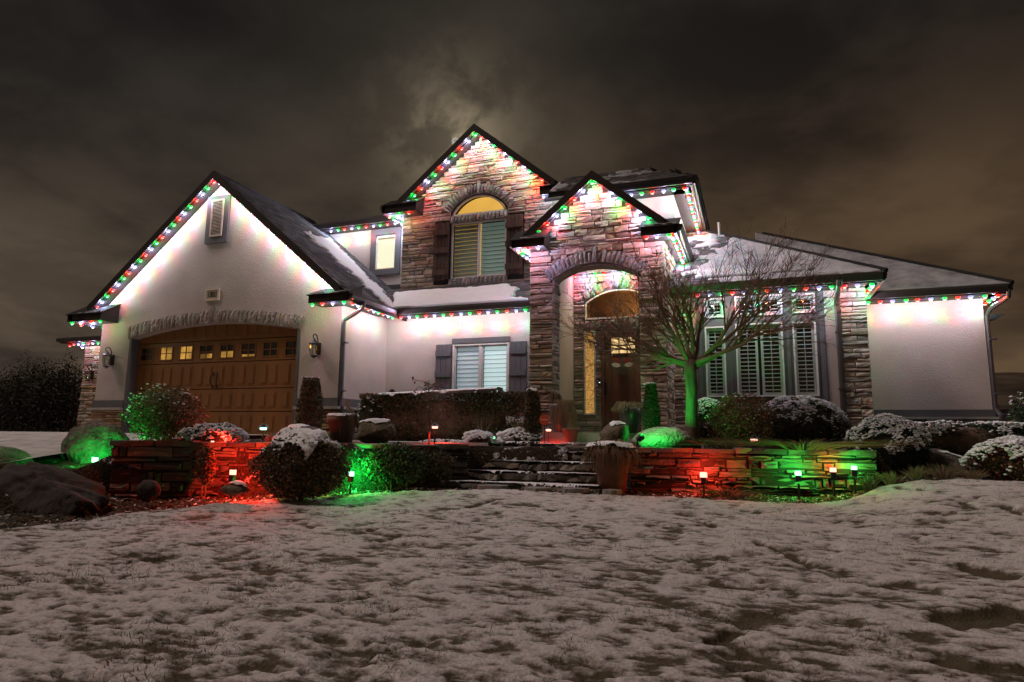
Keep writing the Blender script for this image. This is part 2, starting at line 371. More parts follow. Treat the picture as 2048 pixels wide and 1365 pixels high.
for (x0, y0, x1, y1, w, a) in [(1362, 1027, 1440, 1043, .045, .9), (1515, 1068, 1612, 1096, .05, .95), (775, 1046, 850, 1050, .06, .8), (1800, 1016, 1850, 1022, .05, .6), (2010, 1042, 2048, 1052, .06, .8), (940, 1010, 985, 1004, .06, .6), (925, 1022, 990, 1018, .06, .5),
        (250, 1075, 318, 1066, .05, .6), (668, 1182, 722, 1180, .05, .6), (100, 1180, 135, 1176, .04, .45), (1940, 1145, 2010, 1160, .12, .9), (1905, 1235, 2040, 1215, .14, 1.0), (1745, 1173, 1785, 1172, .06, .7), (1425, 1258, 1470, 1244, .06, .75), (1520, 1335, 1580, 1350, .06, .8), (1830, 1130, 1870, 1136, .05, .6),
        (1900, 1300, 2040, 1320, .09, .6), (1650, 1345, 1760, 1340, .06, .6), (1480, 1305, 1500, 1300, .05, .7), (560, 1340, 600, 1336, .05, .5), (480, 1285, 560, 1292, .05, .45)]:
    za = -.7 if y0 < 1100 else -.82
    a0 = atz(x0, y0, za); b0 = atz(x1, y1, za); MK.append((a0[0], a0[1], b0[0], b0[1], w, a))
def marks(x, y):
    x = np.asarray(x, float); y = np.asarray(y, float); r = np.zeros(x.shape); wx = x+.05*(vn2(x*14, y*14)-.5)+.05*(vn2(x*5+3, y*5)-.5); wy = y+.07*(vn2(x*13+9, y*13)-.5)+.08*(vn2(x*5+13, y*5)-.5)
    for x0, y0, x1, y1, w, a in MK:
        dx, dy = x1-x0, y1-y0; t = np.clip(((wx-x0)*dx+(wy-y0)*dy)/(dx*dx+dy*dy+1e-9), 0, 1)
        d = np.hypot(wx-x0-t*dx, wy-y0-t*dy); r = np.maximum(r, a*sstep(-d, -w*1.15, -w*.45))
    return r
def lawn_relief(x, y):
    a = fbm(x*1.1, y*1.4, 3)-.5
    b = fbm(x*4.5+3, y*5.5, 4, .55)-.5
    c = fbm(x*12, y*22, 4, .65)-.5
    pits = sstep(fbm(x*2.6+40, y*3.1+11, 4, .6), .60, .72)
    return a*.05+b*.028+c*.022-pits*.02-.045*marks(x, y), pits, b, c
ny, nx = 620, 760
vv = np.linspace(0, 1, ny); ysl = 1.2*(10.2/1.2)**vv
Xl = []; 
uu = np.linspace(-1.75, .62, nx)
U_, V_ = np.meshgrid(uu, ysl); Yl = V_.ravel(); Xl = (U_*V_).ravel()
i = np.arange(nx*ny).reshape(ny, nx)
F = np.stack([i[:-1, :-1].ravel(), i[:-1, 1:].ravel(), i[1:, 1:].ravel(), i[1:, :-1].ravel()], 1)
keep = (Yl < yedge(Xl)+.05*(fbm(Xl*6, Yl*6, 3)-.5)+.03)
rel, pits, rb, rc = lawn_relief(Xl, Yl)
Zl = zlawn(Xl, Yl)+rel
edge_fall = sstep(yedge(Xl)-Yl, 0.0, .12); Zl = Zl-.03*(1-edge_fall)
near = 1-sstep(Yl, 3.0, 6.5)
cold = sstep(fbm(Xl*.9+7, Yl*.9, 3), .52, .70)*sstep(Xl*1.0, -1.2, .4)*near      # bare turf patches, lower right
mask = .0+.60*(-rb*2.2).clip(-.15, 1)+.20*pits+.85*(-rc*2)+.30*cold+.12*near+.10*sstep(Xl/np.maximum(Yl, 1), -.6, .3)*near
mask = mask-.35*cold+.95*marks(Xl, Yl)
tint = np.stack([mask.clip(0, 1), mask*0, mask*0], 1)
Fk = F[keep[F].all(1)]
npmesh('lawn', np.stack([Xl, Yl, Zl], 1), Fk, M['lawn'], tint=tint, smooth=True, kind='structure')
# rest of the yard behind and beside the camera
for nm, (xa, xb, ya, yb, st) in {'yard': (-40, 40, -40, 1.25, 1.0)}.items():
    X, Y, F = grid(np.arange(xa, xb+.1, st), np.linspace(ya, yb, 40))
    npmesh(nm, np.stack([X, Y, zlawn(X, Y)+0*X], 1), F, M['lawn'], tint=np.full((len(X), 3), .2), smooth=True, kind='structure')
X, Y, F = grid(np.arange(3.5, 40, .4), np.arange(1.25, 9.3, .25))
kp = (X > .6*Y)
npmesh('side_yard', np.stack([X, Y, zlawn(X, Y)-.005], 1), F[kp[F].all(1)], M['lawn'], tint=np.full((len(X), 3), .2), kind='structure')
# grass blades poking out of the snow
nb = 60000
yb = 1.6*(9.0/1.6)**(rng.random(nb)**.8); ub = rng.uniform(-1.62, .5, nb); xb = ub*yb
den_ = fbm(xb*2.2+5, yb*2.6+2, 4, .6); kp = (yb < yedge(xb)-.02) & (den_ > .50+.10*rng.random(nb)-.04*(yb > 5))
xb, yb = xb[kp], yb[kp]; nb = len(xb)
zb = zlawn(xb, yb)+lawn_relief(xb, yb)[0]-.006
hh = rng.uniform(.008, .034, nb); an = rng.uniform(0, 6.283, nb); ln = rng.uniform(-.03, .03, (nb, 2)); wd = rng.uniform(.0015, .0035, nb)
A = np.stack([xb+wd*np.cos(an), yb+wd*np.sin(an), zb], 1); B = np.stack([xb-wd*np.cos(an), yb-wd*np.sin(an), zb], 1); C = np.stack([xb+ln[:, 0], yb+ln[:, 1], zb+hh], 1)
V = np.stack([A, B, C], 1).reshape(-1, 3)
tt = np.repeat(np.stack([rng.uniform(.05, .16, nb), rng.uniform(.05, .12, nb), rng.uniform(.02, .05, nb)], 1), 3, 0)
npmesh('grass', V, np.arange(nb*3).reshape(-1, 3), M['leaf'], tint=tt, kind='stuff')

# mulch and litter strip in front of the retaining wall
nl = 9000
xl = rng.uniform(-7.3, 2.0, nl); d_ = rng.random(nl)
yl = yedge(xl)-.03+d_*(ywall(xl)-yedge(xl)+.05); zl_ = zsoil(xl, yl)+.012
an = rng.uniform(0, 6.283, nl); s_ = rng.uniform(.008, .035, nl); tl = rng.uniform(-.02, .025, (nl, 3))
P0 = np.stack([xl, yl, zl_], 1); e1 = np.stack([np.cos(an), np.sin(an), 0*an], 1)*s_[:, None]; e2 = np.stack([-np.sin(an), np.cos(an), 0*an], 1)*s_[:, None]*.5
V = np.stack([P0-e1, P0+e2+tl*.3, P0+e1+np.array([0, 0, .01])+np.abs(tl)*.4, P0-e2], 1).reshape(-1, 3)
sn = rng.random(nl) < .10
tcx = np.where(sn[:, None], .7, np.stack([rng.uniform(.03, .14, nl), rng.uniform(.03, .09, nl), rng.uniform(.015, .04, nl)], 1))
npmesh('leaf_litter', V, np.arange(nl*4).reshape(-1, 4), M['leaf'], tint=np.repeat(tcx, 4, 0), kind='stuff')

# driveway, walkway, porch slab
b = MB(); b.add([(-60, 4.6, -.50), (-8.6, 4.6, -.50), (-8.6, 6.5, -.30), (-8.6, 9.6, -.03), (-8.3, 11.45, .0), (-60, 11.45, .0), (-60, 9.6, -.05)],
                [(0, 1, 2, 3, 4, 5, 6)])
dv = []
for (x0, x1) in ((-60, -8.8),):
    b = MB(); prof = [(4.4, -.62), (6.0, -.36), (7.5, -.17), (9.0, -.06), (11.6, -.005)]
    for k in range(4):
        (ya, za), (yb_, zb_) = prof[k], prof[k+1]
        b.add([(x0, ya, za+.05), (x1, ya, za+.05), (x1, yb_, zb_+.05 if k < 3 else zb_+.02), (x0, yb_, zb_+.05 if k < 3 else zb_+.02)], [(0, 1, 2, 3)])
    b.build('driveway', mat('snow_dusted_concrete', (.40, .36, .33), .9, .25, 3.0, .4, 40, c2=(.62, .60, .58)), kind='structure')
b = MB(); b.box(-19.2, -8.75, 11.0, 15.0, -.2, .012); b.build('garage_apron', M['concrete'], kind='structure')
b = MB(); b.box(-7.0, -1.9, 9.15, 10.35, -.25, -.078); b.box(-3.6, -2.2, 10.35, 10.95, -.25, -.074); b.build('walkway', mat('walk_concrete', (.40, .37, .35), .9, .2, 4, .4, 30, c2=(.66, .65, .65)), kind='structure')
b = MB(); b.box(-4.5, -1.0, 10.95, 14.2, -.25, .11); b.build('porch_slab', M['concrete'], kind='structure')

# ------------------------------------------------------------------ HOUSE
H = empty('house', (-6.0, 13.0, 0.0), 'large two-storey stucco and stone house with steep dark gables outlined in coloured lights', 'house')
def arcpts(x0, x1, z0, zt, n=18):
    """arch from (x0,z0) up to crown zt and down to (x1,z0)"""
    c = (x0+x1)/2; w = (x1-x0)/2; h = zt-z0; R_ = (w*w+h*h)/(2*h); zc = zt-R_; a = math.asin(min(1, w/R_))
    return [(c+R_*math.sin(t), zc+R_*math.cos(t)) for t in np.linspace(-a, a, n)]
def arch_hw(x0, x1, z0, zt, th, z):
    w = (x1-x0)/2; h = zt-z0; R_ = (w*w+h*h)/(2*h); zc = zt-R_; a = math.asin(min(1, w/R_)); zk = z0+th*math.cos(a)
    if z <= z0: return 0
    if z < zk: return w+th*math.sin(a)*(z-z0)/(zk-z0)
    return math.sqrt(max(0, (R_+th)**2-(z-zc)**2))
def panel(name, outline, holes, y, thick, m, parent=H, **t):
    """wall slab facing -Y with holes; outline and holes are (x,z) loops"""
    cu = bpy.data.curves.new(name, 'CURVE'); cu.dimensions = '2D'; cu.fill_mode = 'BOTH'; cu.extrude = thick/2
    for loop in [outline]+holes:
        s = cu.splines.new('POLY'); s.points.add(len(loop)-1); s.use_cyclic_u = True
        for i_, (a_, b_) in enumerate(loop): s.points[i_].co = (a_, b_, 0, 1)
    ob = bpy.data.objects.new(name, cu); COL.objects.link(ob)
    bpy.context.view_layer.update()
    me = bpy.data.meshes.new_from_object(ob.evaluated_get(bpy.context.evaluated_depsgraph_get()))
    bpy.data.objects.remove(ob)
    co = np.empty(len(me.vertices)*3, np.float32); me.vertices.foreach_get('co', co); co = co.reshape(-1, 3)
    me.vertices.foreach_set('co', np.stack([co[:, 0], y+thick/2-co[:, 2], co[:, 1]], 1).ravel().astype(np.float32))
    me.materials.clear(); me.materials.append(m); me.update()
    o = bpy.data.objects.new(name, me); COL.objects.link(o); adopt(o, parent); tag(o, **t)
    return o
def rect(x0, x1, z0, z1): return [(x0, z0), (x1, z0), (x1, z1), (x0, z1)]

# --- stone veneer
def _ds(p):
    return [(c[0]*1.0, c[1]*.965, c[2]*.90) for c in p]
STONES = []      # (size, builder data, wall object)
PAL = [(.40, .33, .265), (.46, .39, .325), (.33, .265, .21), (.52, .45, .385), (.37, .335, .305), (.28, .22, .18), (.42, .34, .275), (.56, .50, .44), (.35, .30, .265), (.44, .33, .25)]
PALG = [(.30, .28, .265), (.37, .335, .31), (.25, .225, .21), (.42, .39, .36), (.34, .30, .27)]
PAL = _ds(PAL)
def ledge(wall, origin, uv, nv, u0_, u1_, z0, z1, inter, pal=PAL, hs=(.050, .135), ws=(.13, .52), proud=(.018, .055), weight=1.0):
    o = Vector(origin); uv = Vector(uv); nv = Vector(nv); z = z0
    while z < z1-.02:
        h = random.uniform(*hs); h = min(h, z1-z)
        za, zb_ = z, z+h
        ints = inter(za+.004, zb_-.004)
        for (a, bb) in ints:
            a = max(a, u0_); bb = min(bb, u1_)
            u = a
            while u < bb-.03:
                w = random.uniform(*ws)*(1.0 if h > .06 else 1.15)
                if bb-(u+w) < ws[0]*.8: w = bb-u
                if w > ws[1]*1.25: w *= .5
                split = (h > .095 and random.random() < .35)
                for (sa, sb) in (((za, za+h*.5), (za+h*.5, zb_)) if split else ((za, zb_),)):
                    STONES.append((w*(sb-sa)*weight, stone_geo(o, uv, nv, u, u+w, sa, sb, random.uniform(*proud)), random.choice(pal), wall))
                u += w
        z += h
def stone_geo(o, uv, nv, a, bb, za, zb_, pr_, rf=1.0):
    g_ = .0035*rf; a += g_; bb -= g_; za += g_; zb_ -= g_
    if rf > 1: za += random.uniform(0, .006); zb_ -= random.uniform(0, .008); a += random.uniform(0, .008)
    Zv = Vector((0, 0, 1)); nu = 3; tilt = random.uniform(-.012, .012); wv = random.uniform(-.006, .006)
    def P(u, z, d): return o+uv*u+Zv*z+nv*d
    back = []; front = []; mid = []
    e = min(.010*rf, (zb_-za)*.3)
    for r_, z in ((0, za), (1, zb_)):
        for k in range(nu+1):
            t = k/nu; u = a+(bb-a)*t; jz = random.uniform(-.006, .006)+wv*math.sin(t*5)
            back.append(P(u, z, -.02))
            dd = pr_*random.uniform(.65, .9); mid.append(P(u, z+jz*.6, dd*.55))
    for r_, z in ((0, za+e), (1, (za+zb_)/2), (2, zb_-e)):
        for k in range(nu+1):
            t = k/nu; u = a+e*.8+(bb-a-1.6*e)*t
            front.append(P(u, z+random.uniform(-.005, .005)*rf+wv*rf*math.sin(t*5), pr_*(1 if r_ == 1 else random.uniform(.72, .98)/(.6+.4*rf))+tilt*(t-.5)+random.uniform(-.007, .007)))
    n_ = nu+1; V = back+mid+front; F_ = []
    B0, M0, F0 = 0, 2*n_, 4*n_
    for k in range(nu):
        F_ += [(B0+k, B0+k+1, M0+k+1, M0+k), (B0+n_+k+1, B0+n_+k, M0+n_+k, M0+n_+k+1)]
        F_ += [(M0+k, M0+k+1, F0+k+1, F0+k), (M0+n_+k+1, M0+n_+k, F0+2*n_+k, F0+2*n_+k+1)]
        F_ += [(F0+k, F0+k+1, F0+n_+k+1, F0+n_+k), (F0+n_+k, F0+n_+k+1, F0+2*n_+k+1, F0+2*n_+k)]
    for k, s_ in ((0, 1), (nu, -1)):
        q = [(B0+k, M0+k, M0+n_+k, B0+n_+k), (M0+k, F0+k, F0+n_+k, F0+2*n_+k, M0+n_+k)]
        F_ += [tuple(reversed(x)) if s_ < 0 else x for x in q]
    return V, F_
def build_stones(house, stones, cap, stuffname, m, single='stone'):
    stones.sort(key=lambda s: -s[0])
    rest = MB()
    for k, (sz, (V, F_), c, wall) in enumerate(stones):
        j = random.uniform(.8, 1.2); c = tuple(v*j for v in c)
        if k < cap:
            q = MB(); q.add(V, F_, c); q.build(single, m, wall)
        else: rest.add(V, F_, c)
    if rest.n: rest.build(stuffname, m, house, kind='stuff')

def arch_blocks(parent, c, pts, thick, y, proud, n, key=True, keycol=None, side='out', zs=None):
    """voussoirs outside of the arch curve pts (x,z)"""
    P = [Vector((p[0], 0, p[1])) for p in pts]
    seg = [0]
    for k in range(1, len(P)): seg.append(seg[-1]+(P[k]-P[k-1]).length)
    def at(s):
        s = max(0, min(seg[-1], s)); k = max(1, next((i_ for i_ in range(1, len(seg)) if seg[i_] >= s-1e-9), len(seg)-1))
        t = (s-seg[k-1])/(seg[k]-seg[k-1]); p = P[k-1].lerp(P[k], t); tg = (P[k]-P[k-1]).normalized()
        return p, Vector((-tg.z, 0, tg.x))
    for k in range(n):
        s0, s1 = seg[-1]*k/n+.004, seg[-1]*(k+1)/n-.004
        isk = key and k == n//2 and n % 2 == 1
        th = thick*(1.35 if isk else random.uniform(.93, 1.05)); pr_ = proud*(1.5 if isk else random.uniform(.8, 1.1))
        a, na = at(s0); d, nd_ = at(s1)
        q = MB(); m_ = 3; V = []; 
        for r_ in range(m_+1):
            t = r_/m_
            for s in range(3):
                base = a.lerp(d, s/2)+na.lerp(nd_, s/2)*(th*t)
                edge = r_ in (0, m_) or s in (0, 2)
                V.append(Vector((base.x, y-(pr_*(.6 if edge else 1.0)+random.uniform(-.012, .012)), base.z)))
        nb_ = len(V)
        for r_ in range(m_+1):
            t = r_/m_
            for s in range(3):
                base = a.lerp(d, s/2)+na.lerp(nd_, s/2)*(th*t); V.append(Vector((base.x, y+.02, base.z)))
        F_ = []
        for r_ in range(m_):
            for s in range(2): i0 = r_*3+s; F_.append((i0, i0+1, i0+4, i0+3))
        for s in range(2): F_.append((s+1, s, nb_+s, nb_+s+1)); F_.append((m_*3+s, m_*3+s+1, nb_+m_*3+s+1, nb_+m_*3+s))
        for r_ in range(m_): F_.append((r_*3, r_*3+3, nb_+r_*3+3, nb_+r_*3)); F_.append((r_*3+5, r_*3+2, nb_+r_*3+2, nb_+r_*3+5))
        j = random.uniform(.75, 1.25)
        q.add(V, F_, tuple(x*j for x in c)); q.build('arch_block', M['arch'], parent)
def beam(name, x0, x1, z0, z1, y, proud, n, c, parent):
    o = MB(); o.box(x0, x1, y-.004, y+.03, z0, z1); p = o.build(name, M['mortar'], parent)
    arch_blocks(p, c, [(x0, z0), (x1, z0)], z1-z0, y, proud, n, key=False)
    return p
GREY = (.36, .335, .315)

# --- windows
def slats(parent, x0, x1, z0, z1, n, y, m, tilt=.5, depth=.05, th=.006, name='slat', gap=1.0):
    p = (z1-z0)/n
    for k in range(n):
        z = z0+p*(k+.5); d = depth*gap; q = MB(); dz = math.sin(tilt)*d/2; dy = math.cos(tilt)*d/2
        q.add([(x0, y-dy, z-dz), (x1, y-dy, z-dz), (x1, y+dy, z+dz), (x0, y+dy, z+dz), (x0, y-dy, z-dz+th), (x1, y-dy, z-dz+th), (x1, y+dy, z+dz+th), (x0, y+dy, z+dz+th)],
              [(0, 3, 2, 1), (4, 5, 6, 7), (0, 1, 5, 4), (1, 2, 6, 5), (2, 3, 7, 6), (3, 0, 4, 7)])
        q.build(name, m, parent)
def frame_rect(x0, x1, z0, z1, y0, y1, w, m, name, parent, wb=None):
    wb = wb or w; q = MB()
    q.box(x0, x1, y0, y1, z0, z0+wb); q.box(x0, x1, y0, y1, z1-w, z1); q.box(x0, x0+w, y0, y1, z0+wb, z1-w); q.box(x1-w, x1, y0, y1, z0+wb, z1-w)
    return q.build(name, m, parent)
def back_box(parent, x0, x1, z0, z1, y0, y1, m, name='room'):
    q = MB(); q.add([(x0, y0, z0), (x1, y0, z0), (x1, y1, z0), (x0, y1, z0), (x0, y0, z1), (x1, y0, z1), (x1, y1, z1), (x0, y1, z1)],
                    [(0, 1, 2, 3), (7, 6, 5, 4), (2, 6, 7, 3), (1, 5, 6, 2), (0, 3, 7, 4)])
    return q.build(name, m, parent)

# ===== garage =====
GY = 11.27; GX0, GX1, GC = -14.95, -8.0, -11.475; SL = .82
gapex = 6.01-.16
arch_in = arcpts(-13.95, -9.04, 2.24, 2.50, 20)
garage_out = [(GX0, -.15), (-13.95, -.15)]+arch_in+[(-9.04, -.15), (GX1, -.15), (GX1, 2.70), (GX1+.001, gapex-SL*(GX1-GC)), (GC, gapex), (GX0-.001, gapex-SL*(GC-GX0)), (GX0, 2.70)]
panel('stucco_wall', garage_out, [], GY, .2, M['stucco'])
# stepped reveal of the door
for a_ in (-13.97, -9.09):
    q = MB(); q.box(a_, a_+.07, GY-.012, GY+.30, -.05, 2.24); q.build('door_jamb', M['greytrim'], H)
at_ = MB(); at_.box(GC-.1, GC+.1, GY-.002, GY+.1, 2.6, 2.7); at_ = at_.build('arch_trim', M['mortar'], H)
arch_blocks(at_, (.40, .35, .30), arcpts(-14.03, -8.99, 2.25, 2.50, 24), .285, GY, .05, 41)
# stucco side wall
q = MB(); q.box(GX1-.2, GX1-.002, GY+.01, 13.3, -.15, 2.75); q.build('stucco_wall', M['stucco'], H)
q = MB(); q.box(GX0+.002, GX0+.2, GY+.2, 16, -.15, 2.9); q.build('stucco_wall', M['stucco'], H)
# base band and wainscot
for bx_ in ((GX0-.03, -13.97, GY-.03, GY-.001), (-9.02, GX1+.03, GY-.03, GY-.001), (GX1, GX1+.03, GY-.001, 13.1)):
    q = MB(); q.box(*bx_, .60, .775); q.build('trim_band', M['greytrim'], H)
for bx_ in ((GX0-.10, -13.97, GY-.11, GY-.001), (-9.02, GX1+.10, GY-.11, GY-.001), (GX1, GX1+.10, GY-.001, 13.1)):
    q = MB(); q.box(*bx_, .545, .60); q.build('wainscot_cap', M['concrete'], H)
q = MB(); q.box(GX0-.01, -13.97, GY-.012, GY-.001, -.1, .545); q.box(-9.02, GX1+.01, GY-.012, GY-.001, -.1, .545); q.box(GX1, GX1+.01, GY, 13.1, -.1, .545)
wsc = q.build('stone_wall', M['mortar'], H)
PALO = [(.42, .27, .15), (.36, .21, .11), (.46, .32, .19), (.30, .19, .11), (.38, .27, .18)]  # warm orange light on this stone is put into its palette
ledge(wsc, (0, GY-.012, 0), (1, 0, 0), (0, -1, 0), GX0-.04, -13.97, -.1, .545, lambda a, b_: [(GX0-.04, -13.97)], PALO)
ledge(wsc, (0, GY-.012, 0), (1, 0, 0), (0, -1, 0), -9.02, GX1+.04, -.1, .545, lambda a, b_: [(-9.02, GX1+.04)], PALO)
ledge(wsc, (GX1+.01, 0, 0), (0, 1, 0), (1, 0, 0), GY-.02, 13.05, -.1, .545, lambda a, b_: [(GY-.02, 13.05)], PALG)
# garage door
DY = 11.47
q = MB(); q.box(-14.1, -8.9, DY+.045, DY+.08, -.02, 2.7); gd = q.build('garage_door', M['door'], H)
cols = [-13.925+.61*k for k in range(9)]
rows = [(0.01, .50), (.52, 1.01), (1.03, 1.62), (1.64, 2.12), (2.14, 2.60)]
for ri, (za, zb_) in enumerate(rows):
    q = MB(); q.box(-13.99, -9.0, DY, DY+.044, za, zb_) if ri != 3 else None
    if ri == 3:
        q.box(-13.99, -9.0, DY, DY+.044, za, 1.71); q.box(-13.99, -9.0, DY, DY+.044, 2.05, zb_)
        xsn = [-13.99]
        for k in range(8): xsn += [cols[k]+.09, cols[k]+.52]
        xsn.append(-9.0)
        for k in range(0, len(xsn), 2):
            if xsn[k+1] > xsn[k]: q.box(xsn[k], xsn[k+1], DY, DY+.044, 1.71, 2.05)
    sec = q.build('door_section', M['door'], gd)
for ri in (0, 1, 2, 4):
    za, zb_ = rows[ri]
    for k in range(8):
        x0, x1 = cols[k]+.07, cols[k]+.54
        for (xa, xb_) in ((x0, (x0+x1)/2-.03), ((x0+x1)/2+.03, x1)):
            q = MB(); fx = .018
            # recessed groove ring then raised field
            q.box(xa, xb_, DY-.006, DY+.001, za+.07, zb_-.07)
            q.box(xa+.035, xb_-.035, DY-.016, DY-.006, za+.105, zb_-.105)
            q.build('raised_panel', M['door'], gd)
lit = {1: 1, 2: 1, 3: .6, 4: .8, 5: .3}
for k in range(8):
    x0, x1 = cols[k]+.09, cols[k]+.52; z0, z1 = 1.71, 2.05
    fr = frame_rect(x0, x1, z0, z1, DY-.012, DY+.02, .024, M['door'], 'window', gd)
    q = MB(); q.box((x0+x1)/2-.009, (x0+x1)/2+.009, DY-.004, DY+.014, z0+.02, z1-.02); q.box(x0+.02, x1-.02, DY-.004, DY+.013, (z0+z1)/2-.009, (z0+z1)/2+.009)
    q.build('muntin', M['door'], gd)
    q = MB(); q.box(x0+.02, x1-.02, DY+.015, DY+.018, z0+.02, z1-.02)
    zl2 = {1: (z0, z1), 2: (z0, z1), 3: (z0, z0+.15), 4: (z0, z0+.2), 5: (z0, z0+.10)}
    q.build('pane', M['glassd'], gd)
    if k in zl2 or k == 0:
        a_, b2 = zl2.get(k, (z0, z1)); q = MB(); q.box(x0+.02, x1-.02, DY+.035, DY+.038, a_+.02, b2-.02); q.build('lit_pane', M['garlit'] if k else M['darkin'], gd)
    else:
        q = MB(); q.box(x0+.02, x1-.02, DY+.035, DY+.038, z0+.02, z1-.02); q.build('dark_pane', M['darkin'], gd)
    if k in (3, 4, 5):
        q = MB(); q.box(x0+.02, x1-.02, DY+.031, DY+.034, zl2[k][1]-.02, z1-.02); q.build('dark_pane', M['darkin'], gd)
for s in (-1, 1):
    q = MB(); cxh = GC+.02+s*.06
    q.tube([(cxh, DY-.01, 1.36), (cxh+s*.025, DY-.05, 1.30), (cxh+s*.04, DY-.055, 1.22), (cxh+s*.025, DY-.05, 1.14), (cxh, DY-.01, 1.08)], [.008, .011, .014, .011, .008], 6)
    q.box(cxh-.02, cxh+.02, DY-.018, DY-.012, 1.33, 1.40); q.box(cxh-.02, cxh+.02, DY-.018, DY-.012, 1.04, 1.11)
    q.build('handle', M['black'], gd)
# gable vent
q = MB(); q.box(-11.85, -11.20, GY-.06, GY-.001, 4.38, 5.52); vt = q.build('gable_vent', M['greytrim'], H)
frame_rect(-11.70, -11.34, 4.53, 5.42, GY-.085, GY-.061, .035, mat('vent_frame', (.50, .40, .33), .7), 'frame', vt)
q = MB(); q.box(-11.66, -11.38, GY-.066, GY-.061, 4.57, 5.38); q.build('vent_backing', M['darkin'], vt)
sm = mat('vent_slat', (.42, .33, .27), .7)
slats(vt, -11.665, -11.375, 4.57, 5.385, 24, GY-.075, sm, tilt=.75, depth=.026, th=.006)
# address plaque
frame_rect(-11.71, -11.31, 3.02, 3.29, GY-.045, GY-.001, .028, M['plaque'], 'address_plaque', H)
ap = [o for o in H.children if o.name.startswith('address_plaque')][0]
q = MB(); q.box(-11.69, -11.33, GY-.03, GY-.001, 3.04, 3.27); q.build('plaque_face', M['plaque'], ap)
def text_mesh(s, size, loc, m, parent, name='lettering', depth=.004, sx=1.0):
    cu = bpy.data.curves.new(name, 'FONT'); cu.body = s; cu.size = size; cu.align_x = 'CENTER'; cu.align_y = 'CENTER'; cu.extrude = depth
    ob = bpy.data.objects.new(name, cu); COL.objects.link(ob); bpy.context.view_layer.update()
    me = bpy.data.meshes.new_from_object(ob.evaluated_get(bpy.context.evaluated_depsgraph_get())); bpy.data.objects.remove(ob)
    me.transform(Matrix.Translation(loc) @ Matrix.Rotation(math.pi/2, 4, 'X') @ Matrix.Diagonal((sx, 1, 1, 1)))
    me.materials.clear(); me.materials.append(m)
    o = bpy.data.objects.new(name, me); COL.objects.link(o); adopt(o, parent); return o
text_mesh('13833', .17, (-11.51, GY-.036, 3.155), M['ink'], ap, 'numerals', .004, .62)

# ===== roofs =====
ROOF = []
def roof_plane(poly, thick=.10, snow=None, m='snow', snowh=.035, seed=0, eaves=True):
    """poly: 3D points, first edge is the eave. shingles in courses + optional snow mask(u,v)->float"""
    P = [Vector(p) for p in poly]; u = (P[1]-P[0]).normalized(); nrm = Vector((0, 0, 0))
    for k in range(1, len(P)-1): nrm += (P[k]-P[0]).cross(P[k+1]-P[0])
    nrm.normalize()
    if nrm.z < 0: nrm = -nrm
    v = nrm.cross(u)
    if v.z < 0: v = -v
    q = MB(); q.prism([p for p in P], (0, 0, -thick)); rf = q.build('roof', M['underlay'], H)
    L2 = np.array([[(p-P[0]).dot(u), (p-P[0]).dot(v)] for p in P])
    def inside(a, b_):
        r = np.zeros(a.shape, bool); n = len(L2); j = n-1
        for i_ in range(n):
            xi, yi = L2[i_]; xj, yj = L2[j]
            c = ((yi > b_) != (yj > b_)) & (a < (xj-xi)*(b_-yi)/((yj-yi) if abs(yj-yi) > 1e-9 else 1e-9)+xi); r ^= c; j = i_
        return r
    exp_ = .13; V = []; T = []
    vmax = L2[:, 1].max(); umin, umax = L2[:, 0].min(), L2[:, 0].max()
    U = np.array(u); VV = np.array(v); NN = np.array(nrm); O = np.array(P[0])
    vr = 0.0; k = 0
    while vr < vmax:
        us = umin+rng.uniform(-.2, 0); 
        while us < umax:
            w = rng.uniform(.14, .34); c = us+w/2
            if inside(np.array([c]), np.array([vr+exp_*.5]))[0]:
                h1 = rng.uniform(.010, .018); lo = vr-.006-rng.uniform(0, .008)
                a0, a1 = max(us+.003, umin), min(us+w-.003, umax)
                p = [O+U*a0+VV*lo+NN*h1, O+U*a1+VV*lo+NN*h1, O+U*a1+VV*(vr+exp_)+NN*.003, O+U*a0+VV*(vr+exp_)+NN*.003, O+U*a0+VV*lo+NN*.0, O+U*a1+VV*lo+NN*.0]
                V += p; g_ = rng.uniform(.09, .21); T += [(g_, g_*.98, g_*1.02)]*6
            us += w
        vr += exp_; k += 1
    n = len(V)//6; idx = np.arange(n)*6
    F_ = np.concatenate([np.stack([idx, idx+1, idx+2, idx+3], 1), np.stack([idx+4, idx+5, idx+1, idx], 1)])
    if n: npmesh('shingles', np.array(V), F_, M['shingle'], rf, tint=np.array(T), kind='stuff')
    if snow:
        st = .035; aa = np.arange(umin, umax, st); bb = np.arange(0, vmax, st)
        A_, B_, F2 = grid(aa, bb)
        mk = snow(A_, B_); ins = inside(A_, B_)
        mk = np.where(ins, mk, -1)
        hgt = .012+snowh*sstep(mk, 0, .35)+.012*(fbm(A_*5, B_*5, 3)-.5)
        kp = mk > 0; F2 = F2[kp[F2].all(1)]
        if len(F2):
            Vs = O+A_[:, None]*U+B_[:, None]*VV+hgt[:, None]*NN
            # skirt
            o = npmesh('snow', Vs, F2, M[m], rf, smooth=True, kind='stuff')
            bm = bmesh.new(); bm.from_mesh(o.data); bmesh.ops.delete(bm, geom=[x for x in bm.verts if not x.link_faces], context='VERTS')
            be = [e for e in bm.edges if e.is_boundary]; r = bmesh.ops.extrude_edge_only(bm, edges=be)
            for x in r['geom']:
                if isinstance(x, bmesh.types.BMVert): x.co -= nrm*.05
            bm.to_mesh(o.data); bm.free(); o.data.shade_smooth()
    return rf
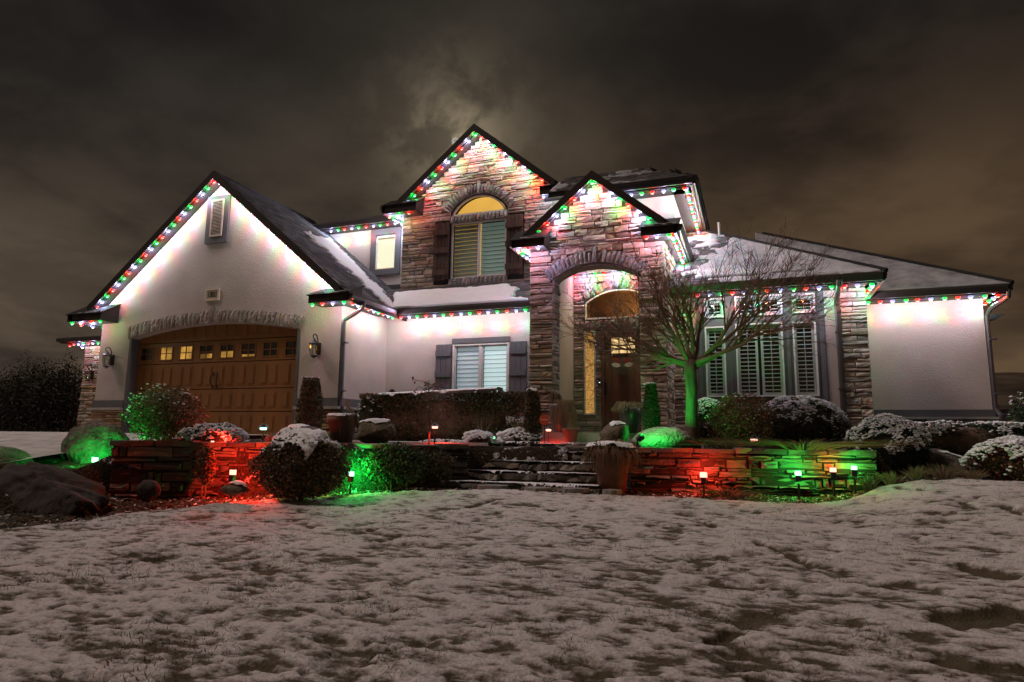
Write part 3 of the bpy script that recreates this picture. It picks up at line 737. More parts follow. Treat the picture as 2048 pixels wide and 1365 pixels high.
def fascia_x(x0, x1, y, z0, z1, wall_y, side=True, sz=None):
    """eave along X: fascia board/gutter + soffit back to the wall"""
    q = MB(); q.box(x0, x1, y, y+.03, z0, z1); q.build('fascia', M['fascia'], H)
    q = MB(); q.prism([(x0, y-.10, z1+.005), (x0, y-.105, z1-.035), (x0, y-.06, z0+.02), (x0, y-.001, z0+.02), (x0, y-.001, z1+.005)], (x1-x0, 0, 0)); q.build('gutter', M['gutter'], H)
    q = MB(); q.box(x0, x1, y+.03, wall_y, z0+.01, z0+.035); q.build('soffit', M['soffit'], H)
def fascia_y(y0, y1, x, z0, z1, wall_x):
    s = 1 if x > wall_x else -1
    q = MB(); q.box(min(x, x-s*.03), max(x, x-s*.03), y0, y1, z0, z1); q.build('fascia', M['fascia'], H)
    q = MB(); q.prism([(x+s*.10, y0, z1+.005), (x+s*.105, y0, z1-.035), (x+s*.06, y0, z0+.02), (x+s*.001, y0, z0+.02), (x+s*.001, y0, z1+.005)], (0, y1-y0, 0)); q.build('gutter', M['gutter'], H)
    q = MB(); q.box(min(x-s*.03, wall_x), max(x-s*.03, wall_x), y0, y1, z0+.01, z0+.035); q.build('soffit', M['soffit'], H)
def rake(cx, apex, slope, half0, half1, y0, y1, depth=.17, th=.05):
    """bargeboards + sloping soffit on both sides"""
    for s, hw in ((-1, half0), (1, half1)):
        a = Vector((cx, y0, apex)); b_ = Vector((cx+s*hw, y0, apex-slope*hw))
        q = MB(); q.prism([a, b_, b_-Vector((0, 0, depth)), a-Vector((0, 0, depth))], (0, .035, 0)); q.build('bargeboard', M['fascia'], H)
        q = MB(); z_ = Vector((0, 0, depth*.72)); a2 = a-z_; b2 = b_-z_
        q.prism([a2+Vector((0, .035, 0)), b2+Vector((0, .035, 0)), b2+Vector((0, y1-y0, 0)), a2+Vector((0, y1-y0, 0))], (0, 0, -.02)); q.build('soffit', M['soffit'], H)
def ret(x0, x1, y0, yw, z0, z1, ztop):
    """cornice return: short boxed eave with a small shed roof"""
    q = MB(); q.prism([(x0, y0, z0), (x0, y0, z1), (x0, yw, ztop), (x0, yw, z0)], (x1-x0, 0, 0)); r = q.build('cornice_return', M['fascia'], H)
    q = MB(); d = Vector((0, yw-y0, ztop-z1)); n = Vector((0, -d.z, d.y)).normalized()*.02
    q.prism([Vector((x0-.03, y0-.03, z1-.02))+n*0, Vector((x0-.03, yw, ztop))+n*0, Vector((x0-.03, yw, ztop))+n, Vector((x0-.03, y0-.03, z1-.02))+n], (x1-x0+.06, 0, 0)); q.build('shingles', M['underlay'], r)
    q = MB(); q.box(x0+.012, x1-.012, y0-.004, yw, z0-.012, z0-.002); q.build('soffit', M['soffit'], r)
    q = MB()
    for k in range(5):
        a = x0+.05+(x1-x0-.15)*random.random(); w = random.uniform(.08, .3)
        q.box(a, min(a+w, x1-.02), y0+.0, y0+.13, z1+.012, z1+.03+random.uniform(0, .02))
    q.build('snow', M['snow'], r, kind='stuff')
# garage roof
gz = lambda x: 6.01-SL*abs(x-GC)
def sn_g(a, b_):
    n = (fbm(a*3, b_*3, 4)-.5)
    left = (a-(1.55+n*.7))/.35; right = (2.15+.27*b_-a-n*.35)/.3; top = (3.35+.28*(a-1.3)-b_+n*.5)/.3; low = (b_-.05)/.15
    m_ = np.minimum(np.minimum(left, right), np.minimum(top, low))
    return m_*.9+(fbm(a*4, b_*22, 4, .65)-.52)*1.6*(m_ < 1.2)+.05
roof_plane([(-7.5, 10.97, gz(-7.5)), (-7.5, 14.6, gz(-7.5)), (GC, 14.6, 6.01), (GC, 10.97, 6.01)], snow=sn_g)
roof_plane([(-15.08, 10.97, gz(-15.08)), (-15.08, 14.6, gz(-15.08)), (GC, 14.6, 6.01), (GC, 10.97, 6.01)])
rake(GC, 6.03, SL, 3.64, 3.62, 10.94, 11.27, .20)
ret(-15.55, -14.42, 10.80, 11.26, 2.66, 2.83, 3.10); ret(-8.50, -7.52, 10.80, 11.26, 2.70, 2.86, 3.06)
fascia_y(10.80, 12.68, -7.53, 2.70, 2.83, GX1)
fascia_y(10.80, 13.9, -15.42, 2.66, 2.82, GX0)
# far-left bay
FY = 14.2
q = MB(); q.box(-19.40, GX0+.05, FY, FY+.2, -.1, 2.78); fl = q.build('stone_wall', M['mortar'], H)
ledge(fl, (0, FY, 0), (1, 0, 0), (0, -1, 0), -19.45, -17.0, -.1, 2.66, lambda a, b_: [(-19.45+random.uniform(-.02, .02), -17.0)], PALO+PAL)
fascia_x(-19.98, -15.4, 13.75, 2.72, 2.86, FY)
fascia_y(13.75, 18, -19.98, 2.72, 2.86, -19.4)
roof_plane([(-20.08, 13.68, 2.86), (-14.9, 13.68, 2.86), (-14.9, 15.2, 3.12), (-19.0, 15.2, 3.12)])

# ===== middle wall =====
MY = 13.1
panel('stucco_wall', rect(-8.02, -3.80, -.1, 2.75), [rect(-6.27, -4.94, .70, 2.06)], MY, .2, M['stucco'])
fascia_x(-7.6, -3.9, 12.65, 2.70, 2.84, MY)
def sn_m(a, b_):
    n = (fbm(a*3, b_*4, 4)-.5)
    return np.minimum.reduce([(a-(1.0-.35*b_+n*.3))/.2, (b_+.2)/.1, (1.12-b_+n*.15)/.1, (4.25-.62*b_-a+n*.9)/.3])*.9+(fbm(a*6, b_*22, 4)-.5)*.5
roof_plane([(-8.7, 12.62, 2.85), (-3.85, 12.62, 2.85), (-3.85, 13.85, 2.85+.64*1.23), (-8.7, 13.85, 2.85+.64*1.23)], snow=sn_m, snowh=.05)
wn = frame_rect(-6.285, -4.93, .68, 2.07, MY-.035, MY+.03, .045, M['white'], 'window', H)
q = MB(); q.box(-5.63, -5.58, MY-.02, MY+.03, .72, 2.03); q.build('window_mullion', M['white'], wn)
for a, b_, bm_, m2 in ((-6.24, -5.63, 'blindback2', 'blindback2'), (-5.58, -4.975, 'blindback', 'blindback')):
    frame_rect(a, b_, .72, 2.03, MY-.005, MY+.02, .03, M['white'], 'sash', wn)
    q = MB(); q.box(a+.025, b_-.025, MY+.008, MY+.012, .74, 2.0); q.build('pane', M['glass'], wn)
    slats(wn, a+.03, b_-.03, .74, 2.0, 13, MY+.06, M[bm_], tilt=1.30, depth=.089, th=.005)
back_box(wn, -6.26, -4.95, .72, 2.05, MY+.12, MY+.19, M['darkin'])
q = MB(); q.box(-6.30, -4.92, MY-.05, MY-.001, 2.075, 2.19); q.build('window_header', M['greytrim'], H)
for x0, x1 in ((-6.70, -6.31), (-4.91, -4.53)):
    q = MB(); q.box(x0+.01, x1-.01, MY-.018, MY-.001, .72, 2.04); sh_ = q.build('shutter', M['shutterg'], H)
    w = (x1-x0)/3
    for k in range(3):
        q = MB(); q.box(x0+w*k+.004, x0+w*(k+1)-.004, MY-.045, MY-.018, .70, 2.07); q.build('board', M['shutterg'], sh_)
    for z in (1.80, 1.33, .86):
        q = MB(); q.box(x0+.004, x1-.004, MY-.075, MY-.046, z, z+.13); q.build('rail', M['shutterg'], sh_)

# ===== upper gable =====
UY = 13.8; UC = -6.02
uz = lambda x: 7.30-.83*abs(x-UC)
arch_u = arcpts(-6.755, -5.315, 5.36, 5.82, 16)
uo = [(-8.08, 3.3), (-3.98, 3.3), (-3.98, 4.2), (-3.3, 4.2), (-3.3, 5.50), (-4.38, 5.50), (-4.38, uz(-4.38)), (UC, 7.30), (-7.98, uz(-7.98)), (-8.08, 5.50)]
hole1 = [(-6.755, 5.34)]+arch_u[1:-1]+[(-5.315, 5.34)]; hole2 = rect(-6.74, -5.31, 3.77, 5.15)
uw = panel('stone_wall', uo, [hole1[::-1], hole2], UY, .2, M['mortar'])
def int_u(a, b_):
    x0, x1 = -8.10, (-3.95 if b_ < 4.2 else -3.32)
    if b_ > 5.52:
        hw = (7.30-b_)/.83; x0 = max(UC-hw, -8.1); x1 = min(UC+hw, -4.38)
    holes = []
    if b_ > 3.58 and a < 5.15: holes.append((-6.76, -5.29))
    if b_ > 5.15 and a < 5.34: holes.append((-6.78, -5.29))
    if a < 6.08 and b_ > 5.34:
        hw = arch_hw(-6.80, -5.27, 5.40, 5.84, .235, (a+b_)/2)-.03
        if hw > 0: holes.append((-6.035-hw, -6.035+hw))
    if a < 5.2 and b_ > 3.74: holes += [(-7.2, -6.76), (-5.29, -4.87)]
    iv = [(x0, x1)]
    for h0, h1 in sorted(holes):
        nv = []
        for p, r in iv:
            if h1 <= p or h0 >= r: nv.append((p, r)); continue
            if h0 > p: nv.append((p, h0))
            if h1 < r: nv.append((h1, r))
        iv = nv
    return [(p, r) for p, r in iv if r-p > .04]
ledge(uw, (0, UY, 0), (1, 0, 0), (0, -1, 0), -8.12, -3.3, 3.5, 7.28, int_u)
at2 = MB(); at2.box(UC-.05, UC+.05, UY-.002, UY+.1, 5.9, 6.0); at2 = at2.build('arch_trim', M['mortar'], H)
arch_blocks(at2, GREY, arcpts(-6.80, -5.27, 5.40, 5.84, 24), .235, UY, .09, 25)
beam('stone_lintel', -6.76, -5.29, 5.155, 5.335, UY, .085, 15, GREY, H)
beam('stone_sill', -6.78, -5.27, 3.575, 3.765, UY, .10, 13, GREY, H)
# arched window
wn = MB()
av = arcpts(-6.745, -5.325, 5.36, 5.81, 16)
for k in range(len(av)-1):
    a, b_ = av[k], av[k+1]; wn.prism([(a[0], UY-.02, a[1]), (b_[0], UY-.02, b_[1]), (b_[0]*.965+UC*.035, UY-.02, b_[1]-.035), (a[0]*.965+UC*.035, UY-.02, a[1]-.035)], (0, .05, 0))
wn.box(-6.745, -5.325, UY-.02, UY+.03, 5.34, 5.375); wn = wn.build('arched_window', M['white'], H)
q = MB(); q.prism([(p[0], UY+.02, p[1]) for p in [(-6.74, 5.36)]+av[1:-1]+[(-5.33, 5.36)]], (0, .004, 0)); q.build('pane', M['glass'], wn)
back_box(wn, -6.9, -5.2, 5.2, 6.0, UY+.21, UY+.75, M['warmroom'])
# lower window with shutters inside
wn = frame_rect(-6.74, -5.31, 3.77, 5.15, UY-.02, UY+.03, .035, M['white'], 'window', H)
q = MB(); q.box(-6.045, -5.99, UY-.015, UY+.03, 3.80, 5.12); q.build('window_mullion', M['white'], wn)
q = MB(); q.box(-6.70, -6.05, UY+.01, UY+.014, 3.80, 5.12); q.box(-5.985, -5.34, UY+.01, UY+.014, 3.80, 5.12); q.build('pane', M['glass'], wn)
slats(wn, -6.70, -6.05, 3.80, 5.10, 13, UY+.07, M['greenblind'], tilt=1.36, depth=.098, th=.006)
slats(wn, -5.99, -5.345, 3.80, 5.10, 13, UY+.07, M['greenglow'], tilt=1.30, depth=.094, th=.006)
back_box(wn, -6.72, -6.02, 3.79, 5.13, UY+.14, UY+.4, M['warmroom'])
back_box(wn, -6.01, -5.33, 3.79, 5.13, UY+.14, UY+.4, M['darkin'])
for x0, x1 in ((-7.18, -6.78), (-5.29, -4.88)):
    q = MB(); q.box(x0+.01, x1-.01, UY-.05, UY+.02, 3.76, 5.17); sh_ = q.build('shutter', M['mortar'], H); w = (x1-x0)/4
    for k in range(4):
        q = MB(); q.box(x0+w*k+.005, x0+w*(k+1)-.005, UY-.085+random.uniform(-.006, .006), UY-.05, 3.75+random.uniform(-.02, .02), 5.18+random.uniform(-.02, .02)); q.build('board', M['rustic'], sh_)
    for z in (4.87, 4.42, 3.87):
        q = MB(); q.box(x0-.01, x1+.01, UY-.125, UY-.086, z, z+.13); q.build('rail', M['rustic'], sh_)
roof_plane([(UC-2.2, 13.38, 7.43-.83*2.2), (UC-2.2, 19, 7.43-.83*2.2), (UC, 19, 7.43), (UC, 13.38, 7.43)])
roof_plane([(UC+2.15, 13.38, 7.43-.83*2.15), (UC+2.15, 19, 7.43-.83*2.15), (UC, 19, 7.43), (UC, 13.38, 7.43)])
rake(UC, 7.44, .83, 2.02, 2.02, 13.36, 13.80, .19)
ret(-8.46, -7.52, 13.37, 13.79, 5.46, 5.66, 5.92); ret(-4.36, -3.35, 13.37, 13.79, 5.46, 5.64, 5.84)
fascia_y(13.37, 14.6, -8.42, 5.47, 5.64, -8.08)
# ===== upper left wall =====
VY = 14.55
panel('stucco_wall', rect(-11.3, -8.0, 2.9, 5.52), [rect(-9.34, -8.74, 4.38, 5.28)], VY, .2, M['stucco'])
q = MB(); q.box(-8.07, -7.9, UY+.2, VY+.2, 3, 5.5); q.build('stucco_wall', M['stucco'], H)
tr = frame_rect(-9.49, -8.58, 4.23, 5.50, VY-.05, VY-.001, .16, M['greytrim'], 'window_surround', H, .16)
wn = frame_rect(-9.345, -8.735, 4.375, 5.285, VY-.03, VY+.03, .03, M['white'], 'window', H)
q = MB(); q.box(-9.32, -8.76, VY, VY+.004, 4.40, 5.26); q.build('pane', M['glass'], wn)
q = MB(); q.box(-9.32, -8.76, VY+.04, VY+.045, 4.44, 5.24); q.build('roller_shade', M['warmshade'], wn)
back_box(wn, -9.34, -8.74, 4.38, 5.28, VY+.06, VY+.19, M['warmroom'])
fascia_x(-11.4, -8.0, 14.13, 5.51, 5.66, VY)
roof_plane([(-11.4, 14.05, 5.67), (-7.6, 14.05, 5.67), (-7.6, 15.1, 6.12), (-10.2, 15.1, 6.12)])
# step flashing where the middle roof meets the walls
q = MB(); q.box(-8.06, -3.95, UY-.03, UY-.001, 3.44, 3.56); q.build('flashing', M['gutter'], H)
q = MB(); q.box(-9.2, -8.0, VY-.02, VY-.001, 3.4, 3.95); q.build('flashing', M['gutter'], H)

# ===== right upper block =====
KY = 12.6
panel('stucco_wall', rect(-3.6, -1.33, 3.95, 4.86), [], KY, .15, M['stucco'])
q = MB(); q.box(-1.45, -1.332, KY+.02, 17, 3.62, 4.86); q.build('stucco_wall', M['stucco'], H)
fascia_x(-3.4, -.92, 12.15, 4.78, 4.93, KY); fascia_y(12.15, 15.9, -.94, 4.78, 4.93, -1.33)
roof_plane([(-3.75, 12.05, 4.93), (-.83, 12.05, 4.93), (-2.1, 13.3, 5.72), (-3.75, 13.3, 5.72)], snow=lambda a, b_: (fbm(a*2.2, b_*2.2, 5, .6)-.52)*3.0-.1, snowh=.012, m='thinsnow')
roof_plane([(-.83, 12.05, 4.93), (-.83, 16.3, 4.93), (-2.1, 15.0, 5.72), (-2.1, 13.3, 5.72)])
roof_plane([(-3.75, 16.5, 4.93), (-.83, 16.3, 4.93), (-2.1, 15.0, 5.72), (-3.75, 15.0, 5.72)])
roof_plane([(-3.75, 13.3, 5.72), (-2.1, 13.3, 5.72), (-2.1, 15.0, 5.73), (-3.75, 15.0, 5.73)])

# ===== porch tower =====
PY = 11.5; TC = -2.65
tz = lambda x: 4.80-.82*abs(x-TC)
arch_t = arcpts(-3.46, -1.87, 2.98, 3.23, 16)
to = [(-3.90, .0), (-3.46, .0), (-3.46, 2.98)]+arch_t[1:-1]+[(-1.87, 2.98), (-1.87, .0), (-1.44, .0), (-1.44, 3.55), (-1.70, tz(-1.70)), (TC, 4.80), (-3.60, tz(-3.60)), (-3.90, 3.55)]
tw = panel('stone_wall', to, [], PY, .32, M['mortar'])
def int_t(a, b_):
    x0, x1 = -3.93, -1.40
    if b_ > 3.62:
        hw = (4.80-b_)/.82; x0 = max(TC-hw, -3.62); x1 = min(TC+hw, -1.70)
    hole = None
    if b_ < 2.99: hole = (-3.47, -1.86)
    elif a < 3.48:
        hw = max(arch_hw(-3.52, -1.81, 2.94, 3.235, .235, (a+b_)/2)-.03, .80 if a < 3.0 else 0); hole = (-2.665-hw, -2.665+hw) if hw > .02 else None
    if hole: return [(x0, hole[0]), (hole[1], x1)]
    return [(x0, x1)] if x1-x0 > .05 else []
ledge(tw, (0, PY, 0), (1, 0, 0), (0, -1, 0), -3.95, -1.38, .0, 4.78, int_t, ws=(.14, .46))
# jambs (reveals) and outer right side
q = MB(); q.box(-1.46, -1.43, PY+.01, KY+.1, 0, 3.6); q.box(-1.46, -1.43, KY+.1, 13.6, 2.8, 3.6); q.box(-3.90, -3.80, PY+.3, MY, 0, 3.55); sw = q.build('stone_wall', M['mortar'], H)
ledge(sw, (-1.43, 0, 0), (0, 1, 0), (1, 0, 0), PY-.03, 13.35, .0, 3.58, lambda a, b_: [(PY-.03, 12.66 if b_ < 3.0 else 13.35)], ws=(.12, .4))
ledge(tw, (-3.46, 0, 0), (0, 1, 0), (1, 0, 0), PY-.03, PY+.33, .0, 2.97, lambda a, b_: [(PY-.03, PY+.33)], PALG, ws=(.14, .34), proud=(.02, .045))
at3 = MB(); at3.box(TC-.05, TC+.05, PY-.002, PY+.1, 3.3, 3.4); at3 = at3.build('arch_trim', M['mortar'], H)
arch_blocks(at3, GREY, arcpts(-3.52, -1.81, 2.94, 3.235, 26), .235, PY, .06, 23, keycol=None)
# arch soffit stones
for k in range(len(arch_t)-1):
    a, b_ = arch_t[k], arch_t[k+1]
    q = MB(); q.prism([(a[0], PY+.0, a[1]+.01), (b_[0], PY, b_[1]+.01), (b_[0], PY, b_[1]-random.uniform(.02, .05)), (a[0], PY, a[1]-random.uniform(.02, .05))], (0, .31, 0), GREY); q.build('arch_block', M['arch'], at3)
rake(TC, 4.93, .82, 1.28, 1.28, 11.22, 11.50, .17)
roof_plane([(TC-1.45, 11.24, 4.92-.82*1.45), (TC-1.45, 14, 4.92-.82*1.45), (TC, 14, 4.92), (TC, 11.24, 4.92)])
roof_plane([(TC+1.50, 11.24, 4.92-.82*1.5), (TC+1.50, 13.9, 4.92-.82*1.5), (TC, 13.9, 4.92), (TC, 11.24, 4.92)])
ret(-4.16, -3.52, 11.08, 11.49, 3.54, 3.68, 3.96); ret(-1.75, -1.12, 11.08, 11.49, 3.54, 3.68, 3.92)
fascia_y(11.08, 13.6, -1.13, 3.54, 3.68, -1.44); fascia_y(11.08, 13.6, -4.15, 3.54, 3.68, -3.9)
# porch interior
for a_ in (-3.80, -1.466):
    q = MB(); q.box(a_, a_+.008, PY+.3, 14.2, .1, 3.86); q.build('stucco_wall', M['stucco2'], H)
q = MB(); q.box(-3.79, -1.46, PY+.31, 14.2, 3.84, 3.87); q.build('porch_ceiling', M['soffit'], H)
DYY = 14.2
arch_d = arcpts(-3.51, -1.95, 3.06, 3.34, 14)
dw = panel('stone_wall', rect(-3.79, -1.46, .1, 3.86), [rect(-3.54, -3.29, .54, 2.40), rect(-3.12, -2.22, .10, 2.38), [(-3.51, 2.68), (-3.51, 3.06)]+arch_d[1:-1]+[(-1.95, 3.06), (-1.95, 2.68)]], DYY, .15, M['mortar'])
def int_d(a, b_):
    iv = [(-3.79, -1.46)]; holes = []
    if a < 2.40 and b_ > .54: holes.append((-3.56, -3.28))
    if a < 2.40: holes.append((-3.15, -2.19))
    if a < 2.66 and b_ > 2.40: holes.append((-3.56, -1.8))
    if b_ > 2.66 and a < 3.06: holes.append((-3.54, -1.9))
    elif a < 3.56 and b_ > 3.0: hw = arch_hw(-3.55, -1.91, 3.08, 3.35, .20, (a+b_)/2)-.03; holes.append((-2.73-hw, -2.73+max(hw, -hw)))
    for h0, h1 in sorted(holes):
        nv = []
        for p, r in iv:
            if h1 <= p or h0 >= r: nv.append((p, r)); continue
            if h0 > p: nv.append((p, h0))
            if h1 < r: nv.append((h1, r))
        iv = nv
    return [(p, r) for p, r in iv if r-p > .03]
PALP = [(.44, .38, .35), (.37, .32, .30), (.50, .44, .40), (.40, .34, .33)]
ledge(dw, (0, DYY, 0), (1, 0, 0), (0, -1, 0), -3.79, -1.46, .11, 3.84, int_d, PALP, ws=(.14, .4), weight=.8)
at4 = MB(); at4.box(-2.8, -2.7, DYY-.002, DYY+.1, 3.35, 3.4); at4 = at4.build('arch_trim', M['mortar'], H)
arch_blocks(at4, GREY, arcpts(-3.55, -1.91, 3.08, 3.35, 20), .20, DYY, .07, 17)
beam('stone_lintel', -3.56, -1.8, 2.42, 2.66, DYY, .07, 12, (.20, .18, .165), H)
# sidelight
wn = frame_rect(-3.55, -3.28, .53, 2.41, DYY-.05, DYY+.02, .035, M['white'], 'sidelight', H)
q = MB(); q.box(-3.52, -3.31, DYY-.005, DYY+.003, .56, 2.38); q.build('pane', M['amber'], wn)
# transom
wn = MB()
for k in range(len(arch_d)-1):
    a, b_ = arch_d[k], arch_d[k+1]; wn.prism([(a[0], DYY-.04, a[1]), (b_[0], DYY-.04, b_[1]), (b_[0], DYY-.04, b_[1]-.035), (a[0], DYY-.04, a[1]-.035)], (0, .06, 0))
wn.box(-3.52, -1.94, DYY-.04, DYY+.02, 2.675, 2.71); wn.box(-3.52, -3.485, DYY-.04, DYY+.02, 2.71, 3.06); wn = wn.build('transom_window', M['white'], H)
q = MB(); q.prism([(p[0], DYY, p[1]) for p in [(-3.50, 2.70), (-3.50, 3.06)]+arch_d[1:-1]+[(-1.96, 3.06), (-1.96, 2.70)]], (0, .004, 0)); q.build('pane', M['glass'], wn)
back_box(wn, -3.7, -1.8, 2.6, 3.5, DYY+.16, DYY+1.2, mat('foyer_wall', (.30, .17, .09), .8))
lf = bpy.data.lights.new('foyer_lamp', 'POINT'); lf.energy = 20.0; lf.color = (1, .6, .25); lf.shadow_soft_size = .05
lo = bpy.data.objects.new('foyer_lamp', lf); COL.objects.link(lo); lo.location = (-2.35, DYY+.7, 3.0)
fc = empty('foyer_chandelier', (-2.35, DYY+.6, 2.62), 'brass chandelier hanging in the foyer behind the arched transom', 'chandelier')
q = MB(); q.lathe([(.01, .0), (.05, .02), (.02, .06), (.01, .30)], 10, o=(-2.35, DYY+.6, 2.75)); q.build('stem', M['brass'], fc)
for k in range(5):
    a = k*1.257; q = MB(); q.tube([(-2.35, DYY+.6, 2.78), (-2.35+.08*math.cos(a), DYY+.6+.08*math.sin(a), 2.74), (-2.35+.13*math.cos(a), DYY+.6+.13*math.sin(a), 2.80)], .008, 5); q.build('arm', M['brass'], fc)
    q = MB(); q.lathe([(.012, 0), (.016, .02), (.004, .05)], 6, o=(-2.35+.13*math.cos(a), DYY+.6+.13*math.sin(a), 2.80)); q.build('candle_bulb', emis('bulb_warm', (1, .7, .35), 4) if k == 0 else bpy.data.materials['bulb_warm'], fc)
# front door
q = MB(); q.box(-3.12, -2.22, DYY+.02, DYY+.06, .11, 2.37); fd = q.build('front_door', M['woodd'], H)
frame_rect(-3.14, -2.20, .10, 2.40, DYY-.045, DYY+.04, .045, M['woodd'], 'door_frame', fd)
for k in range(5):
    x0 = -3.07+.16*k; q = MB(); q.box(x0+.003, x0+.157, DYY+.0, DYY+.02, .14, 1.80); q.build('plank', M['woodd'], fd)
frame_rect(-2.96, -2.38, 1.86, 2.27, DYY-.01, DYY+.02, .03, M['woodd'], 'lite_frame', fd)
q = MB(); q.box(-2.94, -2.40, DYY+.012, DYY+.016, 1.88, 2.25); q.build('pane', M['doorlite'], fd)
q = MB()
for k in (1, 2): q.box(-2.94+.18*k-.012, -2.94+.18*k+.012, DYY-.006, DYY+.018, 1.88, 2.25)
q.box(-2.94, -2.40, DYY-.004, DYY+.017, 2.055, 2.08); q.build('muntin', M['woodd'], fd)
q = MB(); q.box(-3.075, -3.035, DYY-.06, DYY-.0, .96, 1.24); q.tube([(-3.055, DYY-.06, 1.12), (-3.04, DYY-.09, 1.06), (-3.055, DYY-.06, .98)], .009, 6); q.build('handle_set', M['black'], fd)
kp_ = MB(); kp_.box(-3.20, -3.165, DYY-.09, DYY-.05, 1.16, 1.30); kp_ = kp_.build('doorbell', M['black'], H)
q = MB(); q.lathe([(.001, .0), (.012, .0), (.012, .01), (.001, .012)], 8, o=(-3.182, DYY-.096, 1.235)); q.build('lit_button', emis('led_white', (.9, .95, 1), 3), kp_)
# wreath / door hanger
wr = empty('door_hanger', (-2.68, DYY-.05, 1.5), 'round grey plaque with red and cream wings hanging on the wooden front door', 'door decoration')
q = MB(); q.prism([(-2.68+.13*math.cos(a), DYY-.05, 1.52+.13*math.sin(a)) for a in np.linspace(0, 6.283, 25)[:-1]], (0, .03, 0)); q.build('disc', M['greystone'], wr)
q = MB(); q.prism([(-2.68+.035*math.cos(a), DYY-.075, 1.66+.10*math.sin(a)) for a in np.linspace(0, 6.283, 17)[:-1]], (0, .02, 0)); q.build('body', M['greystone'], wr)
for s in (-1, 1):
    for nm, mm, z0, z1, ln_ in (('red_wing', 'red', 1.68, 1.78, .21), ('cream_wing', 'cream', 1.58, 1.66, .24)):
        q = MB(); q.prism([(-2.68+s*.035, DYY-.07, z0+.01), (-2.68+s*(.06), DYY-.07, z1-.01), (-2.68+s*(ln_*.7), DYY-.07, z1+.015), (-2.68+s*ln_, DYY-.07, z1-.01), (-2.68+s*(ln_*.85), DYY-.07, z0+.01), (-2.68+s*ln_*.5, DYY-.07, z0-.01)], (0, .012, 0)); q.build(nm, M[mm], wr)

# ===== right wall with tall windows =====
RY = 12.65
wins = [(-.82, -.46, .80, 2.12, 1), (-.275, .535, .80, 2.15, 2), (.70, 1.085, .80, 2.14, 1)]
tops = [(-.82, -.46, 2.29, 2.66, 1), (-.27, .55, 2.29, 2.67, 2), (.715, 1.095, 2.30, 2.655, 1)]
panel('stucco_wall', rect(-1.43, 1.46, -.3, 2.74), [rect(a, b_, c, d) for a, b_, c, d, n in wins+tops], RY, .16, M['stucco'])
# grey panels between the windows
gp = panel('trim_panel', rect(-.98, 1.24, .62, 2.70), [rect(a-.001, b_+.001, c-.001, d+.001) for a, b_, c, d, n in wins+tops], RY-.025, .024, M['greytrim'])
for (x0, x1) in ((-.46+.07, -.27-.07), (.535+.05, .70-.05), (1.14, 1.22), (-.95, -.87)):
    q = MB(); q.box(x0, x1, RY-.04, RY-.0255, .66, 2.25); q.build('trim_board', M['greytrim'], H)
for (a, b_, c, d, n) in wins+tops:
    tall = d-c > 1
    wn = frame_rect(a, b_, c, d, RY-.06, RY+.02, .028, M['white'], 'window', H)
    q = MB(); q.box(a+.02, b_-.02, RY-.01, RY-.006, c+.02, d-.02); q.build('pane', M['glass'], wn)
    back_box(wn, a-.1, b_+.1, c-.05, d+.05, RY+.2, RY+.9, M['darkin'])
    w = (b_-a)/n
    for k in range(n):
        x0 = a+w*k+.025; x1 = a+w*(k+1)-.025
        frame_rect(x0, x1, c+.03, d-.03, RY+.03, RY+.06, .045 if tall else .05, M['slat'], 'shutter_frame', wn, .05)
        ns = 16 if tall else 3
        slats(wn, x0+.045, x1-.045, c+.085, d-.08, ns, RY+.045, M['slat'], tilt=.22, depth=.062, th=.012)
        q = MB(); q.box((x0+x1)/2-.006, (x0+x1)/2+.006, RY+.005, RY+.012, c+.09, d-.09); q.build('tilt_bar', M['slat'], wn)
# stone pilaster at the corner
q = MB(); q.box(1.50, 1.89, RY-.02, RY+.1, -.3, 2.74); q.box(1.87, 1.89, RY, 14.2, -.3, 2.74); rs = q.build('stone_wall', M['mortar'], H)
ledge(rs, (0, RY-.02, 0), (1, 0, 0), (0, -1, 0), 1.49, 1.91, -.25, 2.72, lambda a, b_: [(1.49, 1.91)], ws=(.14, .36))
q = MB(); q.box(-1.44, -1.02, RY-.014, RY-.001, -.1, 2.74); rs2 = q.build('stone_wall', M['mortar'], H)
ledge(rs2, (0, RY-.014, 0), (1, 0, 0), (0, -1, 0), -1.44, -1.0, -.1, 2.72, lambda a, b_: [(-1.42, -1.0+random.uniform(-.02, .02))], ws=(.14, .36))
fascia_x(-1.40, 2.10, 12.15, 2.68, 2.83, RY); fascia_y(12.15, 14.0, 2.08, 2.68, 2.83, 1.89)
def sn_r(a, b_):
    n = (fbm(a*2.5, b_*2.5, 5, .6)-.5)
    m1 = np.minimum.reduce([(a-(.35+.28*b_+n*.5))/.2, (b_-.03)/.05])
    strip = np.where((a < 2.55+n) & (np.abs(b_-(.26+.02*a)) < .055+.03*n), -1.0, 1.0)
    low = np.where(b_ < .28, (a-.75+n*1.5)/.3, 1.0)
    m2 = (.45-np.hypot((a-.45)/1.0, (b_-3.1)/.8)+n*.9)
    m3 = (fbm(a*3+9, b_*3, 4)-.56)*3*(a < 1.1)
    return np.maximum(np.maximum(np.minimum(np.minimum(m1, strip), low), m2), m3)*.9+(fbm(a*6, b_*22, 4)-.5)*.35
roof_plane([(-1.44, 12.08, 2.83), (2.16, 12.08, 2.83), (-1.44, 15.72, 2.83+.634*3.64)], snow=sn_r, snowh=.02, m='thinsnow2')
roof_plane([(2.16, 12.08, 2.83), (2.16, 16.5, 2.83), (-1.44, 15.72+.3, 2.83+.634*3.64), (-1.44, 15.72, 2.83+.634*3.64)])
